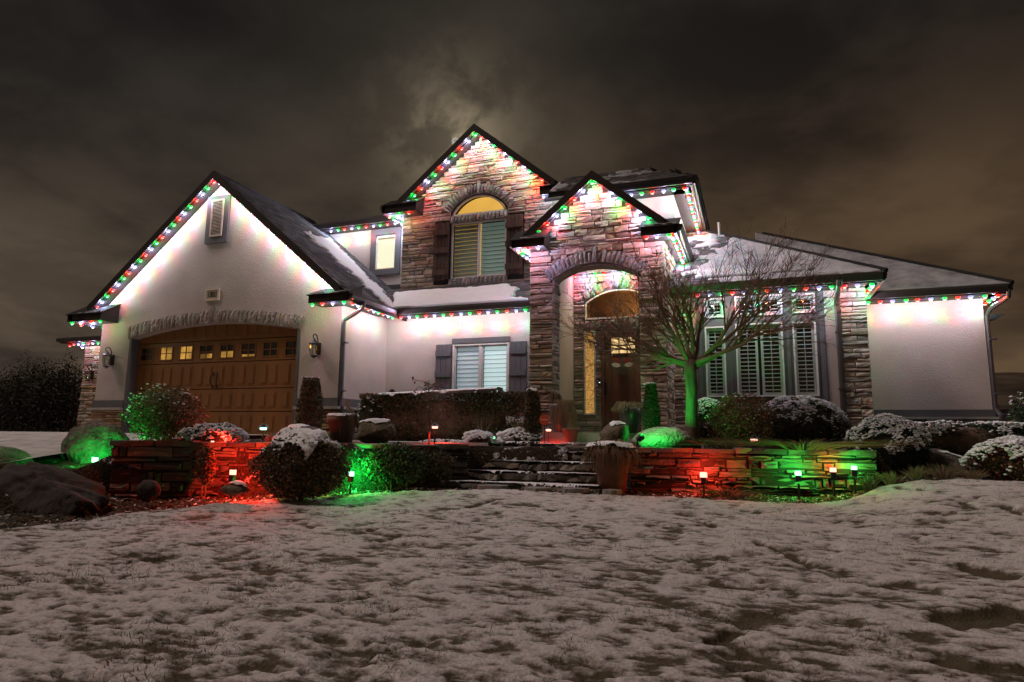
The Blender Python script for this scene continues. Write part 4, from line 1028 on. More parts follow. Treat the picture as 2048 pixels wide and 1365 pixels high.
vp = MB(); vp.tube([(-.58, 14.75, 4.4), (-.58, 14.75, 4.83)], .03, 10); vp.tube([(-.58, 14.75, 4.78), (-.58, 14.75, 4.835)], .038, 10); vp = vp.build('vent_pipe', mat('vent_pvc', (.35, .33, .30), .6), H)
# ===== right wing =====
WY = 14.2
q = MB(); q.box(1.88, 4.07, WY, WY+.2, -.3, 2.74); q.build('stucco_wall', M['stucco'], H)
q = MB(); q.box(3.87, 4.068, WY+.2, 19, -.3, 2.74); q.build('stucco_wall', M['stucco'], H)
q = MB(); q.box(1.885, 4.10, WY-.03, WY-.001, .49, .625); q.build('trim_band', M['greytrim'], H)
q = MB(); q.box(4.069, 4.10, WY+.0, 19, .49, .625); q.build('trim_band', M['greytrim'], H)
q = MB(); q.box(1.885, 4.14, WY-.07, WY-.0015, .45, .49); q.build('wainscot_cap', M['concrete'], H)
q = MB(); q.box(1.885, 4.09, WY-.015, WY-.001, -.3, .45); ws_ = q.build('stone_wall', M['mortar'], H)
ledge(ws_, (0, WY-.015, 0), (1, 0, 0), (0, -1, 0), 1.9, 4.1, -.1, .45, lambda a, b_: [(1.9, 4.1)], PALG, weight=.3)
fascia_x(1.92, 4.32, 13.75, 2.68, 2.83, WY); fascia_y(13.75, 18.5, 4.30, 2.68, 2.83, 4.07)
roof_plane([(.2, 13.68, 2.83), (4.40, 13.68, 2.83), (.2, 17.9, 2.83+.63*4.22)], snow=lambda a, b_: .5+(fbm(a*2, b_*2, 4)-.45)*1.2, snowh=.015, m='thinsnow')
roof_plane([(4.40, 13.68, 2.83), (4.40, 20, 2.83), (.2, 18.2, 2.83+.63*4.22), (.2, 17.9, 2.83+.63*4.22)])
# ridge caps
for a, b_ in (((2.16, 12.08, 2.85), (-1.2, 15.48, 5.0)), ((4.40, 13.68, 2.85), (.4, 17.7, 5.39))):
    q = MB(); q.tube([Vector(a)+(Vector(b_)-Vector(a))*t for t in np.linspace(0, 1, 12)], .05, 6); q.build('hip_cap', M['underlay'], H)
q = MB(); q.prism([(4.09, 14.35, 2.26), (4.09, 14.35, 2.42), (4.45, 14.35, 2.40), (4.35, 14.35, 2.34)], (0, .3, 0)); q.build('bracket', M['fascia'], H)
# downspouts
def downspout(pts, m='downspout', w=.04):
    q = MB(); q.tube(pts, w, 8); d = q.build('downspout', M[m], H, smooth=False)
    for z in (1.9, .9):
        p = Vector(pts[-2]); q = MB(); q.box(p.x-.055, p.x+.055, p.y-.05, p.y+.05, z, z+.03); q.build('strap', M[m], d)
gx = GX1+.045
downspout([(-7.44, 11.22, 2.74), (-7.46, 11.23, 2.62), (-7.62, 11.27, 2.54), (gx-.04+.06, 11.31, 2.40), (gx, 11.31, 2.30), (gx, 11.31, .72), (gx+.06, 11.29, .60), (gx+.07, 11.27, .15)])
downspout([(1.44, 12.04, 2.74), (1.44, 12.08, 2.66), (1.44, 12.52, 2.50), (1.44, 12.57, 2.40), (1.44, 12.57, .1), (1.46, 12.5, -.05)], 'gutter', .045)
downspout([(4.34, 13.70, 2.75), (4.34, 13.74, 2.62), (4.17, 14.15, 2.48), (4.12, 14.22, 2.35), (4.12, 14.22, .64), (4.17, 14.16, .52), (4.17, 14.16, -.05)])
build_stones(H, STONES, 300, 'stone_veneer', M['stone'])

# ------------------------------------------------------------------ LIGHT STRINGS
CC = {'R': (1.0, .045, .02), 'G': (.01, 1.0, .13), 'W': (.56, .56, 1.0)}
EC = {'R': (1.0, .02, .012), 'G': (.0, .72, .10), 'W': (.50, .48, 1.0)}
HOT = {'R': (1.0, .34, .26), 'G': (.36, 1.0, .62), 'W': (1.0, 1.0, 1.0)}
PW = {'R': 1.10, 'G': .74, 'W': 1.95}; PB = {'R': 2.1, 'G': 1.4, 'W': 1.15}
LD = {}; BM = {}
for k in 'RGW':
    d = bpy.data.lights.new('led_'+k.lower(), 'POINT'); d.energy = LED*PW[k]; d.color = CC[k]; d.shadow_soft_size = .02; LD[k] = d
    lens = emis({'R': 'red', 'G': 'green', 'W': 'white'}[k]+'_led_lens', EC[k], 1.15); core = emis({'R': 'red', 'G': 'green', 'W': 'white'}[k]+'_led_core', HOT[k], 3.0)
    q = MB(); q.lathe([(.038, .02), (.046, .008), (.042, -.010), (.027, -.025), (.001, -.030)], 12)
    me = q.build('bulb', lens); q2 = MB(); q2.lathe([(.020, .004), (.028, -.017), (.025, -.028), (.014, -.037), (.001, -.041)], 10)
    cr = q2.build('x', core)
    m1 = me.data; BM[k] = m1; m1.materials.append(core)
    bm = bmesh.new(); bm.from_mesh(m1); n0 = len(bm.faces); bm.from_mesh(cr.data)
    bm.faces.ensure_lookup_table()
    for i_ in range(n0, len(bm.faces)): bm.faces[i_].material_index = 1
    bm.to_mesh(m1); bm.free(); m1.shade_smooth()
    bpy.data.objects.remove(me); bpy.data.objects.remove(cr)
SD = {}
def string(label, p0, p1, cols, drop=.02, track=True, pool=0, aim=None, cone=46):
    if aim is None:
        aim = (0, 1, -.5) if abs(p1[0]-p0[0]) > abs(p1[1]-p0[1]) else (-1, 0, -.55)
    p0 = Vector(p0); p1 = Vector(p1); n = len(cols)
    t = empty('light_string', tuple(p0), label, 'string lights', 'coloured light strings under the eaves')
    if track:
        q = MB(); d = (p1-p0).normalized(); q.tube([p0-d*.03+Vector((0, 0, .012)), p1+d*.03+Vector((0, 0, .012))], .011, 6); q.build('track', M['gutter'], t)
    for k, c in enumerate(cols):
        p = p0.lerp(p1, (k+(random.uniform(-.07, .07) if 0 < k < n-1 else 0))/max(1, n-1)); o = bpy.data.objects.new('bulb', BM[c]); COL.objects.link(o); o.location = p-p0; o.parent = t
        l = bpy.data.objects.new('bulb_light', LD[c]); COL.objects.link(l); l.location = p-p0+Vector((0, 0, -.055)); l.parent = t
        if pool:                                     # the puck's own beam, thrown back at the top of the wall
            if (c, pool, cone) not in SD:
                d2 = bpy.data.lights.new('led_beam', 'SPOT'); d2.energy = pool*PB[c]; d2.color = CC[c]; d2.spot_size = math.radians(cone); d2.spot_blend = .95; d2.shadow_soft_size = .02; SD[(c, pool, cone)] = d2
            l2 = bpy.data.objects.new('bulb_beam', SD[(c, pool, cone)]); COL.objects.link(l2); l2.location = p-p0+Vector((0, .0, -.05)); l2.parent = t
            l2.rotation_euler = (-Vector(aim)).to_track_quat('Z', 'Y').to_euler()
def cyc(start, n, seq='RGW'):
    i0 = seq.index(start); return [seq[(i0+k) % 3] for k in range(n)]
def cycr(start, n): return cyc(start, n, 'RWG')
# garage rakes
yl = 11.04; dz = .20*.72+.05
def rk(cx, apex, sl, dx, y): return (cx+dx, y, apex-sl*abs(dx)-dz)
string('long light string on the left slope of the garage gable', rk(GC, 6.03, SL, -.05, yl), rk(GC, 6.03, SL, -3.42, yl), cyc('R', 22), pool=5, cone=75, aim=(.35, 1, -1.0))
string('long light string on the right slope of the garage gable', rk(GC, 6.03, SL, .12, yl), rk(GC, 6.03, SL, 3.30, yl), cycr('W', 20), pool=5, cone=75, aim=(-.35, 1, -1.0))
string('short light string under the boxed eave left of the garage door gable', (-15.45, 10.86, 2.63), (-14.50, 10.86, 2.63), list('GWRG'))
string('light string running back under the left side eave of the garage', (-15.46, 11.1, 2.63), (-15.44, 12.3, 2.63), list('RWGGR'))
string('short light string under the boxed eave right of the garage door', (-8.42, 10.84, 2.665), (-7.66, 10.84, 2.665), list('GRWG'))
string('light string running back along the side eave above the garage downspout', (-7.58, 11.03, 2.67), (-7.58, 12.60, 2.67), cyc('R', 9, 'RWG'), pool=5)
string('light string over the shuttered ground-floor window', (-7.42, 12.70, 2.675), (-4.44, 12.70, 2.675), cycr('R', 15), pool=9)
string('light string under the low eave at the far left stone pier', (-19.45, 13.80, 2.68), (-17.6, 13.80, 2.68), cyc('R', 10, 'RWG'))
string('light string running back along the outermost left eave', (-19.9, 14.0, 2.68), (-19.85, 15.2, 2.68), list('RWGG'))
string('light string above the small lit upstairs window', (-10.55, 14.18, 5.49), (-8.35, 14.18, 5.49), cycr('W', 11), pool=10)
dz = .19*.72+.05
string('light string on the left slope of the tall stone gable', rk(UC, 7.44, .83, -.02, 13.52), rk(UC, 7.44, .83, -1.80, 13.52), list('GWRGWRGWRGW'), pool=8, cone=95, aim=(.35, 1, -1.0))
string('light string on the right slope of the tall stone gable', rk(UC, 7.44, .83, .13, 13.52), rk(UC, 7.44, .83, 1.66, 13.52), list('RWGRWGRWGRR'), pool=8, cone=95, aim=(-.35, 1, -1.0))
string('short light string under the boxed eave left of the tall stone gable', (-8.28, 13.45, 5.435), (-7.75, 13.45, 5.435), list('WGR'))
string('short light string running back at the left foot of the tall stone gable', (-8.36, 13.55, 5.43), (-8.33, 14.12, 5.43), list('RGWW'))
string('short light string under the boxed eave right of the tall stone gable', (-4.29, 13.45, 5.435), (-3.62, 13.45, 5.435), list('WGRW'))
dz = .17*.72+.05
string('light string on the left slope of the small porch gable', rk(TC, 4.93, .82, -.02, 11.34), rk(TC, 4.93, .82, -1.06, 11.34), list('GWRGWRG'), pool=6, cone=95, aim=(.35, 1, -1.0))
string('light string on the right slope of the small porch gable', rk(TC, 4.93, .82, .13, 11.34), rk(TC, 4.93, .82, 1.00, 11.34), list('RWGRWG'), pool=6, cone=95, aim=(-.35, 1, -1.0))
string('short light string under the boxed eave left of the porch arch', (-4.06, 11.15, 3.52), (-3.66, 11.15, 3.52), list('WRW'))
string('light string running back beside the left porch pillar', (-4.09, 11.28, 3.52), (-4.05, 12.3, 3.52), list('RGWWRG'))
string('short light string under the boxed eave right of the porch arch', (-1.66, 11.15, 3.52), (-1.27, 11.15, 3.52), list('RWG'))
string('light string climbing down the soffit right of the porch gable', (-1.22, 11.2, 3.52), (-1.22, 13.15, 3.52), cyc('R', 13, 'RWG'))
string('light string under the front eave of the upper right block', (-2.10, 12.22, 4.75), (-1.08, 12.22, 4.75), list('WGRWGR'), pool=6)
string('light string along the side soffit of the upper right block', (-1.05, 12.25, 4.75), (-1.05, 15.4, 4.75), cyc('W', 18, 'RWG'))
string('long light string over the tall shuttered windows', (-1.12, 12.2, 2.655), (1.95, 12.0+.2, 2.655), cyc('G', 16, 'GRW'), pool=8)
string('short light string turning the corner beside the stone pilaster', (1.97, 12.3, 2.655), (1.97, 13.4, 2.655), list('WGRGRW'))
string('light string on the right wing above the bare stucco wall', (2.12, 13.80, 2.655), (4.00, 13.80, 2.655), cyc('G', 10, 'GRW'), pool=7)
string('short light string turning the far right corner of the house', (4.20, 13.80, 2.655), (4.20, 15.0, 2.655), list('RWGRWG'))
string('light string under the porch ceiling above the arched transom', (-3.70, 13.98, 3.67), (-1.9, 13.98, 3.70), cyc('R', 9, 'RWG'), pool=16, cone=120, aim=(0, -.1, -1))

# ------------------------------------------------------------------ WALL LANTERNS
def make_lantern():
    t = empty('wall_lantern', (0, 0, 0), 'x', 'wall lantern', 'bronze coach lanterns on the garage')
    q = MB(); q.box(-.055, .055, .12, .15, -.12, .14); q.box(-.04, .04, .105, .12, -.09, .11); q.build('back_plate', M['lantern'], t)
    q = MB(); q.tube([(0, .11, .05), (0, .10, .20), (0, .06, .28), (0, 0, .31), (0, -.05, .28), (0, -.055, .23), (0, -.02, .20), (0, .01, .22)], [.012, .012, .012, .012, .012, .011, .009, .006], 8); q.build('scroll_arm', M['lantern'], t)
    q = MB(); q.lathe([(.015, .20), (.03, .185), (.035, .165), (.06, .15), (.095, .13), (.115, .105), (.11, .095), (.02, .10)], 14); q.build('cap', M['lantern'], t)
    q = MB(); q.lathe([(.088, .095), (.098, .05), (.094, -.02), (.075, -.09), (.058, -.14)], 14); g_ = q.build('glass_shade', M['lglass'], t, smooth=True)
    q = MB(); q.lathe([(.062, -.14), (.07, -.15), (.055, -.175), (.02, -.185), (.008, -.21)], 12); q.build('base', M['lantern'], t)
    q = MB()
    for k in range(4):
        a = k*math.pi/2+.4; q.tube([(r*math.cos(a), r*math.sin(a), z) for r, z in ((.092, .095), (.102, .05), (.098, -.02), (.079, -.09), (.062, -.145))], .006, 4)
    q.build('cage', M['lantern'], t)
    q = MB(); q.lathe([(.012, -.13), (.012, -.02), (.006, .0)], 8); q.build('candle_tube', M['cream'], t)
    return t
ln0 = make_lantern(); lan2 = copy_tree(ln0); lan3 = copy_tree(ln0)
ln0.location = (-14.47, 11.11, 1.73); ln0['label'] = 'bronze coach lantern on the stucco left of the garage door'
lan2.location = (-8.52, 11.11, 1.79); lan2['label'] = 'bronze coach lantern with a small flame glint right of the garage door'
lan3.location = (-18.98, 14.02, 1.75); lan3['label'] = 'bronze coach lantern on the far left stone pier'
q = MB(); q.lathe([(.001, -.01), (.014, .01), (.010, .04), (.001, .07)], 8, o=(-8.575, 11.055, 1.80)); 
q.build('reflection', emis('lantern_reflection', (1, .42, .08), 3.0), lan2)  # glowing drop stands in for a reflection on the lantern

# ------------------------------------------------------------------ RETAINING WALL AND STEPS
def wallrun(label, pts, ztop, zbot, name='retaining_wall', thick=.32, cap=150, pal=None, snowtop=True, single=True):
    t = empty(name, (pts[0][0], pts[0][1], zbot), label, 'stone wall', None)
    core = MB(); st = []
    for (a, b_) in zip(pts[:-1], pts[1:]):
        a = Vector((*a, 0)); b_ = Vector((*b_, 0)); u = (b_-a).normalized(); n = Vector((u.y, -u.x, 0)); ln_ = (b_-a).length
        core.prism([a+Vector((0, 0, zbot-.15)), b_+Vector((0, 0, zbot-.15)), b_+Vector((0, 0, ztop-.03)), a+Vector((0, 0, ztop-.03))], -n*thick)
        z = zbot-.08
        while z < ztop-.05:
            h = min(random.choice([.03, .04, .05, .06, .08, .10, .13])*random.uniform(.85, 1.15), ztop-.045-z); x = -.02
            if h < .025: break
            while x < ln_:
                w = random.choice([.08, .14, .22, .3, .45])*random.uniform(.8, 1.2); w = min(w, ln_-x+.02)
                if w < .05: break
                o = a-n*.0
                st.append((w*h, stone_geo(Vector((o.x, o.y, 0)), u, n, x, x+w, z+random.uniform(-.016, .016), z+h+random.uniform(-.014, .018), random.uniform(-.005, .10), 2.4), random.choice(pal or PALW), None)); x += w
            z += h
        # capstones
        x = -.03
        while x < ln_:
            w = random.uniform(.28, .6); w = min(w, ln_-x+.03)
            if w < .08: break
            st.append((9, cap_geo(a, u, n, x, x+w, ztop-.05, ztop+random.uniform(-.005, .02), thick), random.choice(pal or PALW), None)); x += w
    c = core.build('wall_core', M['mortar'], t)
    st = [(s[0], s[1], s[2], t) for s in st]
    build_stones(t, st, cap, 'small_stones', M['stone'])
    return t
def cap_geo(a, u, n, x0, x1, z0, z1, th):
    q = []
    for z in (z0, z1):
        for (x, d) in ((x0+.006, .07), (x0+(x1-x0)*.5, .09), (x1-.006, .07), (x1-.006, -th), (x0+.006, -th)):
            q.append(a+u*x+n*(d+random.uniform(-.025, .02))+Vector((0, 0, z+random.uniform(-.006, .006))))
    return q, [(0, 4, 3, 2, 1), (5, 6, 7, 8, 9), (0, 1, 6, 5), (1, 2, 7, 6), (2, 3, 8, 7), (3, 4, 9, 8), (4, 0, 5, 9)]
PALW = [(.17, .14, .115), (.24, .20, .165), (.11, .09, .08), (.20, .155, .12), (.30, .26, .22), (.14, .12, .10)]
def px_at(px, Y, py=950): return aty(px, py, Y)[0]
wallrun('dry-stacked stone retaining wall left of the steps, lit red and green', [(px_at(222, 5.75), 5.75), (px_at(380, 6.2), 6.2), (px_at(560, 6.8), 6.8), (px_at(700, 7.3), 7.3), (px_at(935, 8.2), 8.2)], -.10, -.70, cap=170)
wallrun('dry-stacked stone retaining wall right of the steps, under the bare tree', [(px_at(1262, 8.6), 8.6), (px_at(1500, 8.78), 8.78), (px_at(1752, 8.84), 8.84)], -.105, -.68, cap=170)
# steps
st_ = empty('garden_steps', (-2.6, 8.2, -.68), 'snow-dusted slab stone steps rising to the front walk', 'steps')
lv = [(-.60, 7.95, 8.45), (-.47, 8.22, 8.75), (-.34, 8.48, 9.0), (-.21, 8.74, 9.3), (-.085, 9.0, 9.5)]
for k, (zt, ya, yb_) in enumerate(lv):
    xa = px_at([902, 922, 945, 962, 975][k], ya); xb_ = px_at(1195, ya)+.03
    x = xa
    while x < xb_-.1:
        w = random.uniform(.25, .75); w = min(w, xb_-x)
        q = MB(); n_ = 6; ya0, zt0 = ya, zt; ya = ya+random.uniform(-.06, .05); zt = zt+random.uniform(-.012, .010); V = []
        th = .065
        for z in (zt-th, zt):
            for i_ in range(n_+1): V.append((x+.008+(w-.016)*i_/n_, ya+random.uniform(-.06, .05), z+random.uniform(-.014, .012)))
            V += [(x+w-.008, yb_, z), (x+.008, yb_, z)]
        m_ = n_+3; F_ = [tuple(reversed(range(m_))), tuple(range(m_, 2*m_))]+[(i_, (i_+1) % m_, (i_+1) % m_+m_, i_+m_) for i_ in range(m_)]
        q.add(V, F_, random.choice(PALW)); q.build('tread_slab', M['stone'], st_)
        x += w; ya, zt = ya0, zt0
    q = MB()
    x = xa
    while x < xb_-.05:
        w = min(random.uniform(.15, .4), xb_-x); q.add(*stone_geo(Vector((0, ya+.10, 0)), Vector((1, 0, 0)), Vector((0, -1, 0)), x, x+w, zt-.135, zt-.062, random.uniform(.0, .05)), random.choice(PALW)); x += w
    q.box(xa, xb_, ya+.10, yb_, zt-.3, zt-.064, (.1, .09, .08)); q.build('riser_stones', M['stone'], st_, kind='stuff')
# snow helper: lumpy sheet following a height function
def snow_sheet(x0, x1, y0, y1, zf, mask, parent, st=.03, h=.03, name='snow', **t):
    X, Y, F = grid(np.arange(x0, x1, st), np.arange(y0, y1, st)); mk = mask(X, Y); hg = h*sstep(mk, 0, .3)+.008*(fbm(X*9, Y*9, 3)-.5)
    F2 = F[(mk > 0)[F].all(1)]
    if len(F2) == 0: return
    return npmesh(name, np.stack([X, Y, zf(X, Y)+hg], 1), F2, M['snow'], parent, smooth=True, kind='stuff', **t)
for k, (zt, ya, yb_) in enumerate(lv):
    xa = px_at([902, 922, 945, 962, 975][k], ya); xb_ = px_at(1195, ya)
    snow_sheet(xa, xb_, ya-.01, ya+.26, lambda X, Y: zt+.004+0*X, lambda X, Y: (fbm(X*3.2+k*7, Y*7+k*3, 5, .65)-.32)*4-.15*(k in (1, 4))*4*0-np.abs(Y-ya-.12)*2.0+.25, st_, .016, .034)

# ------------------------------------------------------------------ BOULDERS, SHRUBS, POTS
def ico(sub):
    bm = bmesh.new(); bmesh.ops.create_icosphere(bm, subdivisions=sub, radius=1); V = np.array([v.co[:] for v in bm.verts]); F = np.array([[v.index for v in f.verts] for f in bm.faces]); bm.free(); return V, F
ICO = {k: ico(k) for k in (1, 2, 3, 4, 5)}
def boulder(name, label, c, r, m, seed=0, rough=.22, flat=.0, snow=0.0, sub=4, rot=0.0, shear=(0, 0), cat='boulder', group=None, facet=5.0):
    t = empty(name, (c[0], c[1], c[2]-r[2]), label, cat, group)
    V, F = ICO[sub]; V = V.copy(); s = seed*13.7
    # planar facets cut by random directions
    rg = np.random.default_rng(seed+5)
    for _ in range(9):
        d = rg.normal(size=3); d /= np.linalg.norm(d); h = rg.uniform(.62, .93); ex = np.maximum(V@d-h, 0); V = V-ex[:, None]*d*.85
    nz = (fbm(V[:, 0]*1.6+s, V[:, 1]*1.6+V[:, 2]*1.3+s, 4, .55)-.5)*rough*2+(fbm(V[:, 0]*6+s, V[:, 2]*6+V[:, 1]*5, 3)-.5)*rough*.35
    nz = nz+(fbm(V[:, 0]*13+s, V[:, 2]*13+V[:, 1]*11, 3, .6)-.5)*.07-.05*sstep(1-np.abs(fbm(V[:, 0]*2.7+s, V[:, 2]*3.3+V[:, 1]*2.1, 3)-.5)*22, 0, 1)
    V = V*(1+nz)[:, None]
    V = V*np.array(r); V[:, 0] += V[:, 2]*shear[0]; V[:, 1] += V[:, 2]*shear[1]
    if rot: cs, sn = math.cos(rot), math.sin(rot); V[:, :2] = V[:, :2]@np.array([[cs, sn], [-sn, cs]])
    P = V+np.array(c)
    npmesh('stone_body', P, F, m, t, smooth=True)
    if snow > 0:
        nn = V/np.array(r)**2; nn /= np.linalg.norm(nn, axis=1)[:, None]
        mk = nn[:, 2]-(1-snow)+(fbm(P[:, 0]*6, P[:, 1]*6, 3)-.5)*.5
        Fk = F[(mk > 0)[F].all(1)]
        if len(Fk): npmesh('snow', P+nn*(.010+.035*sstep(mk, 0, .3))[:, None]+np.array([0, 0, .004]), Fk, M['snow'], t, smooth=True, kind='stuff')
    return t
def leaves(n, pts_fn, size, cols, seed=0, up=.3, snowf=None):
    rg = np.random.default_rng(seed); P = pts_fn(rg, n); n = len(P)
    d1 = rg.normal(size=(n, 3)); d1 /= np.linalg.norm(d1, axis=1)[:, None]
    d2 = np.cross(d1, rg.normal(size=(n, 3))); d2 /= np.linalg.norm(d2, axis=1)[:, None]
    s = rg.uniform(size[0], size[1], n)[:, None]
    V = np.stack([P-d1*s, P+d2*s*.5, P+d1*s, P-d2*s*.5], 1).reshape(-1, 3)
    ci = rg.integers(0, len(cols), n); C = np.array(cols)[ci]*rg.uniform(.8, 2.1, (n, 1))
    return V, np.arange(n*4).reshape(-1, 4), np.repeat(C, 4, 0)
def blob_pts(c, r, shell=.55, lump=.25, s=0, box=False, zmin=None):
    def f(rg, n):
        d = rg.normal(size=(n, 3)); d /= np.linalg.norm(d, axis=1)[:, None]
        if box: d = np.sign(d)*np.abs(d)**.45; d = d/np.maximum(np.abs(d).max(1), 1e-6)[:, None]*np.maximum(.0, 1)
        rad = (shell+(1-shell)*rg.random(n)**.6)
        l = 1+lump*(fbm(d[:, 0]*2.3+s+5, d[:, 1]*2.3+d[:, 2]*2.9+s, 3)-.5)*2
        P = np.array(c)+d*np.array(r)*(rad*l)[:, None]
        if zmin is not None: P = P[P[:, 2] > zmin]
        return P
    return f
GR = [(.045, .075, .03), (.03, .055, .022), (.06, .085, .035), (.035, .05, .03)]
GRD = [(.018, .032, .018), (.03, .045, .022), (.022, .03, .018)]
BR = [(.14, .085, .045), (.09, .055, .03), (.18, .12, .06), (.08, .075, .035)]
RD = [(.17, .055, .035), (.12, .035, .025), (.20, .085, .045)]
def shrub(name, label, c, r, cols, n, size=(.012, .03), snow=0, seed=0, lump=.25, box=False, zb=-.12, cat='shrub', shell=.5, snowsize=(.012, .03), stems=5, group=None, snowband=.35, core=True):
    t = empty(name, (c[0], c[1], zb), label, cat, group)
    V, F, C = leaves(n, blob_pts(c, r, shell, lump, seed*3.1, box, zb), size, cols, seed)
    npmesh('foliage', V, F, M['leaf'], t, tint=C, kind='stuff')
    if core:
        Vi, Fi = ICO[3]
        if box: Vi = np.sign(Vi)*np.abs(Vi)**.5; Vi = Vi/np.abs(Vi).max(1)[:, None]**.6
        l = 1+lump*(fbm(Vi[:, 0]*2.3+seed*3.1+5, Vi[:, 1]*2.3+Vi[:, 2]*2.9+seed*3.1, 3)-.5)*2
        npmesh('inner_branches', np.array(c)+Vi*np.array(r)*(l*min(.74, shell+.18))[:, None]*(1+.12*(rng.random(len(Vi))-.5))[:, None], Fi, M['twig'], t, tint=None)
    q = MB()
    for k in range(stems):
        a = random.uniform(0, 6.28); q.tube([(c[0]+.03*math.cos(a), c[1]+.03*math.sin(a), zb-.05), (c[0]+r[0]*.5*math.cos(a), c[1]+r[1]*.5*math.sin(a), c[2]), (c[0]+r[0]*.8*math.cos(a), c[1]+r[1]*.8*math.sin(a), c[2]+r[2]*.6)], [.012, .008, .003], 5)
    if stems: q.build('stem', M['twig'], t)
    if snow:
        def pf(rg, n_):
            P = blob_pts(c, [x*1.02 for x in r], .93, lump, seed*3.1, box)(rg, n_*6); h = (P[:, 2]-c[2])/r[2]
            cl = fbm(P[:, 0]*9+seed, P[:, 1]*9+P[:, 2]*9, 3)
            return P[(h+(cl-.5)*2.4 > snowband+.35*(rg.random(len(h))-.5))][:n_]
        rg = np.random.default_rng(seed+99); P = pf(rg, snow); V0, F0 = ICO[1]; n_ = len(P); s = rg.uniform(snowsize[0], snowsize[1], (n_, 1, 1))
        Vs = P[:, None, :]+V0[None]*s*np.array([1.25, 1.25, .65])*(1+.25*(rg.random((n_, len(V0), 1))-.5))
        Fs = (F0[None]+np.arange(n_)[:, None, None]*len(V0)).reshape(-1, 3)
        npmesh('snow', Vs.reshape(-1, 3), Fs, M['snow'], t, smooth=True, kind='stuff')
    return t
def pot(t, c, prof, m, snow_r=None):
    q = MB(); q.lathe(prof, 28, o=c); q.build('pot', m, t, smooth=True)

# big dark boulders and the green floodlit one on the left
boulder('boulder', 'large dark boulder with a green floodlit face at the left end of the stone wall', (-8.52, 6.62, -.34), (.62, .42, .47), M['rock'], 3, .20, shear=(-.25, 0), sub=5)
boulder('boulder', 'huge unlit dark boulder sloping across the lower left corner', (-7.45, 5.15, -.72), (1.25, .45, .42), M['rockd'], 8, .26, sub=5, rot=-.25)
boulder('boulder', 'round green boulder cut by the left edge', (-9.15, 5.7, -.42), (.45, .35, .24), M['rock'], 12, .12)
boulder('boulder', 'small rounded stone in the grass beside the dark boulder', (-6.25, 5.45, -.62), (.14, .10, .12), M['rockd'], 15, .15)
boulder('boulder', 'red-lit boulder with a dark top left of the planter', (-6.12, 7.75, -.02), (.30, .26, .17), M['rock'], 17, .2, snow=.10)
boulder('boulder', 'small red-lit boulder behind the green path light', (-6.55, 7.8, -.05), (.16, .14, .11), M['rock'], 19, .2)
boulder('log_boulder', 'long grey weathered boulder lying above the snow-topped shrub', (-5.72, 7.5, .03), (.26, .16, .10), M['rock'], 21, .2, rot=-.2)
boulder('boulder', 'smooth rounded grey boulder with a snow cap beside the hedge', (-5.27, 8.4, .075), (.315, .28, .20), M['mossrock'], 23, .07, snow=.22)
boulder('boulder', 'mossy boulder with a snow cap left of the green flat boulder', (-1.84, 9.1, .06), (.23, .20, .20), M['mossrock'], 27, .12, snow=.20)
boulder('boulder', 'wide flat boulder glowing green at the foot of the tree', (-1.27, 9.45, .0), (.46, .32, .20), mat('pale_boulder', (.34, .32, .28), .85, .35, 9, 1.0, 24, bdist=.05), 31, .12)
boulder('boulder', 'brown slab boulder on the right among dry grass', (2.28, 9.95, -.33), (.42, .24, .30), M['rock'], 35, .16, snow=.10, rot=-.1, shear=(-.5, 0))
for k, (px, Y, r) in enumerate([(470, 5.95, .10), (905, 7.85, .07), (300, 5.65, .06), (880, 7.9, .05)]):
    boulder('edging_stone', ['mossy edging stone in front of the red floodlight', 'pale edging stone left of the steps', 'dark edging stone below the dim red wall stones', 'small edging stone nearest the black wall section'][k], (px_at(px, Y, 975), Y, -.62), (r*1.8, r, r*.7), M['mossrock'], 40+k, .15, snow=.15, sub=3)
# flagstones
for k, (px, Y, w) in enumerate([(985, 7.75, .42), (1075, 7.72, .38), (1150, 7.85, .35), (1225, 7.9, .22)]):
    x = px_at(px, Y, 985); q = MB(); n_ = 9
    q.prism([(x+w*.5*math.cos(a)*random.uniform(.85, 1.1), Y+.16*math.sin(a)*random.uniform(.8, 1.15), zlawn(x, Y)-.01) for a in np.linspace(0, 6.283, n_+1)[:-1]], (0, 0, .05), (.26, .24, .22))
    o = q.build('flagstone', M['stone']); tag(o, ['snowy flagstone at the left foot of the steps', 'snowy flagstone second from the left at the foot of the steps', 'snowy flagstone third from the left, nearest the big pot', 'small flagstone directly below the big terracotta pot'][k], 'flagstone', 'flagstones below the steps')

# shrubs
shrub('shrub', 'loose leafy bush with a green-lit side in front of the garage door', (-7.80, 6.95, .24), (.62, .42, .42), GR+BR+BR, 9000, (.010, .026), snow=120, seed=2, lump=.35, zb=-.15, snowsize=(.008, .018), shell=.25, core=False, stems=14)
shrub('juniper', 'low snow-covered juniper lit red beside the leafy bush', (-6.66, 6.75, -.02), (.50, .28, .16), GR, 5000, (.010, .022), snow=1500, seed=4, lump=.3, zb=-.15, snowsize=(.006, .020), snowband=.0)
shrub('shrub', 'big brown shrub under a thick snow crust in front of the wall', (-4.86, 6.22, -.33), (.61, .35, .40), BR+GRD+BR, 20000, (.010, .026), snow=0, seed=6, lump=.22, zb=-.70)
sh0 = [o for o in COL.objects if o.name.startswith('shrub') and o.get('label', '').startswith('big brown shrub')][0]
Vi, Fi = ICO[5]; l = 1+.22*(fbm(Vi[:, 0]*2.3+18.6+5, Vi[:, 1]*2.3+Vi[:, 2]*2.9+18.6, 3)-.5)*2
Pc = np.array((-4.86, 6.22, -.29))+Vi*np.array((.60, .34, .36))*(l*.97)[:, None]
mk = Vi[:, 2]-.42+(fbm(Pc[:, 0]*9, Pc[:, 1]*9, 4, .65)-.5)*1.9
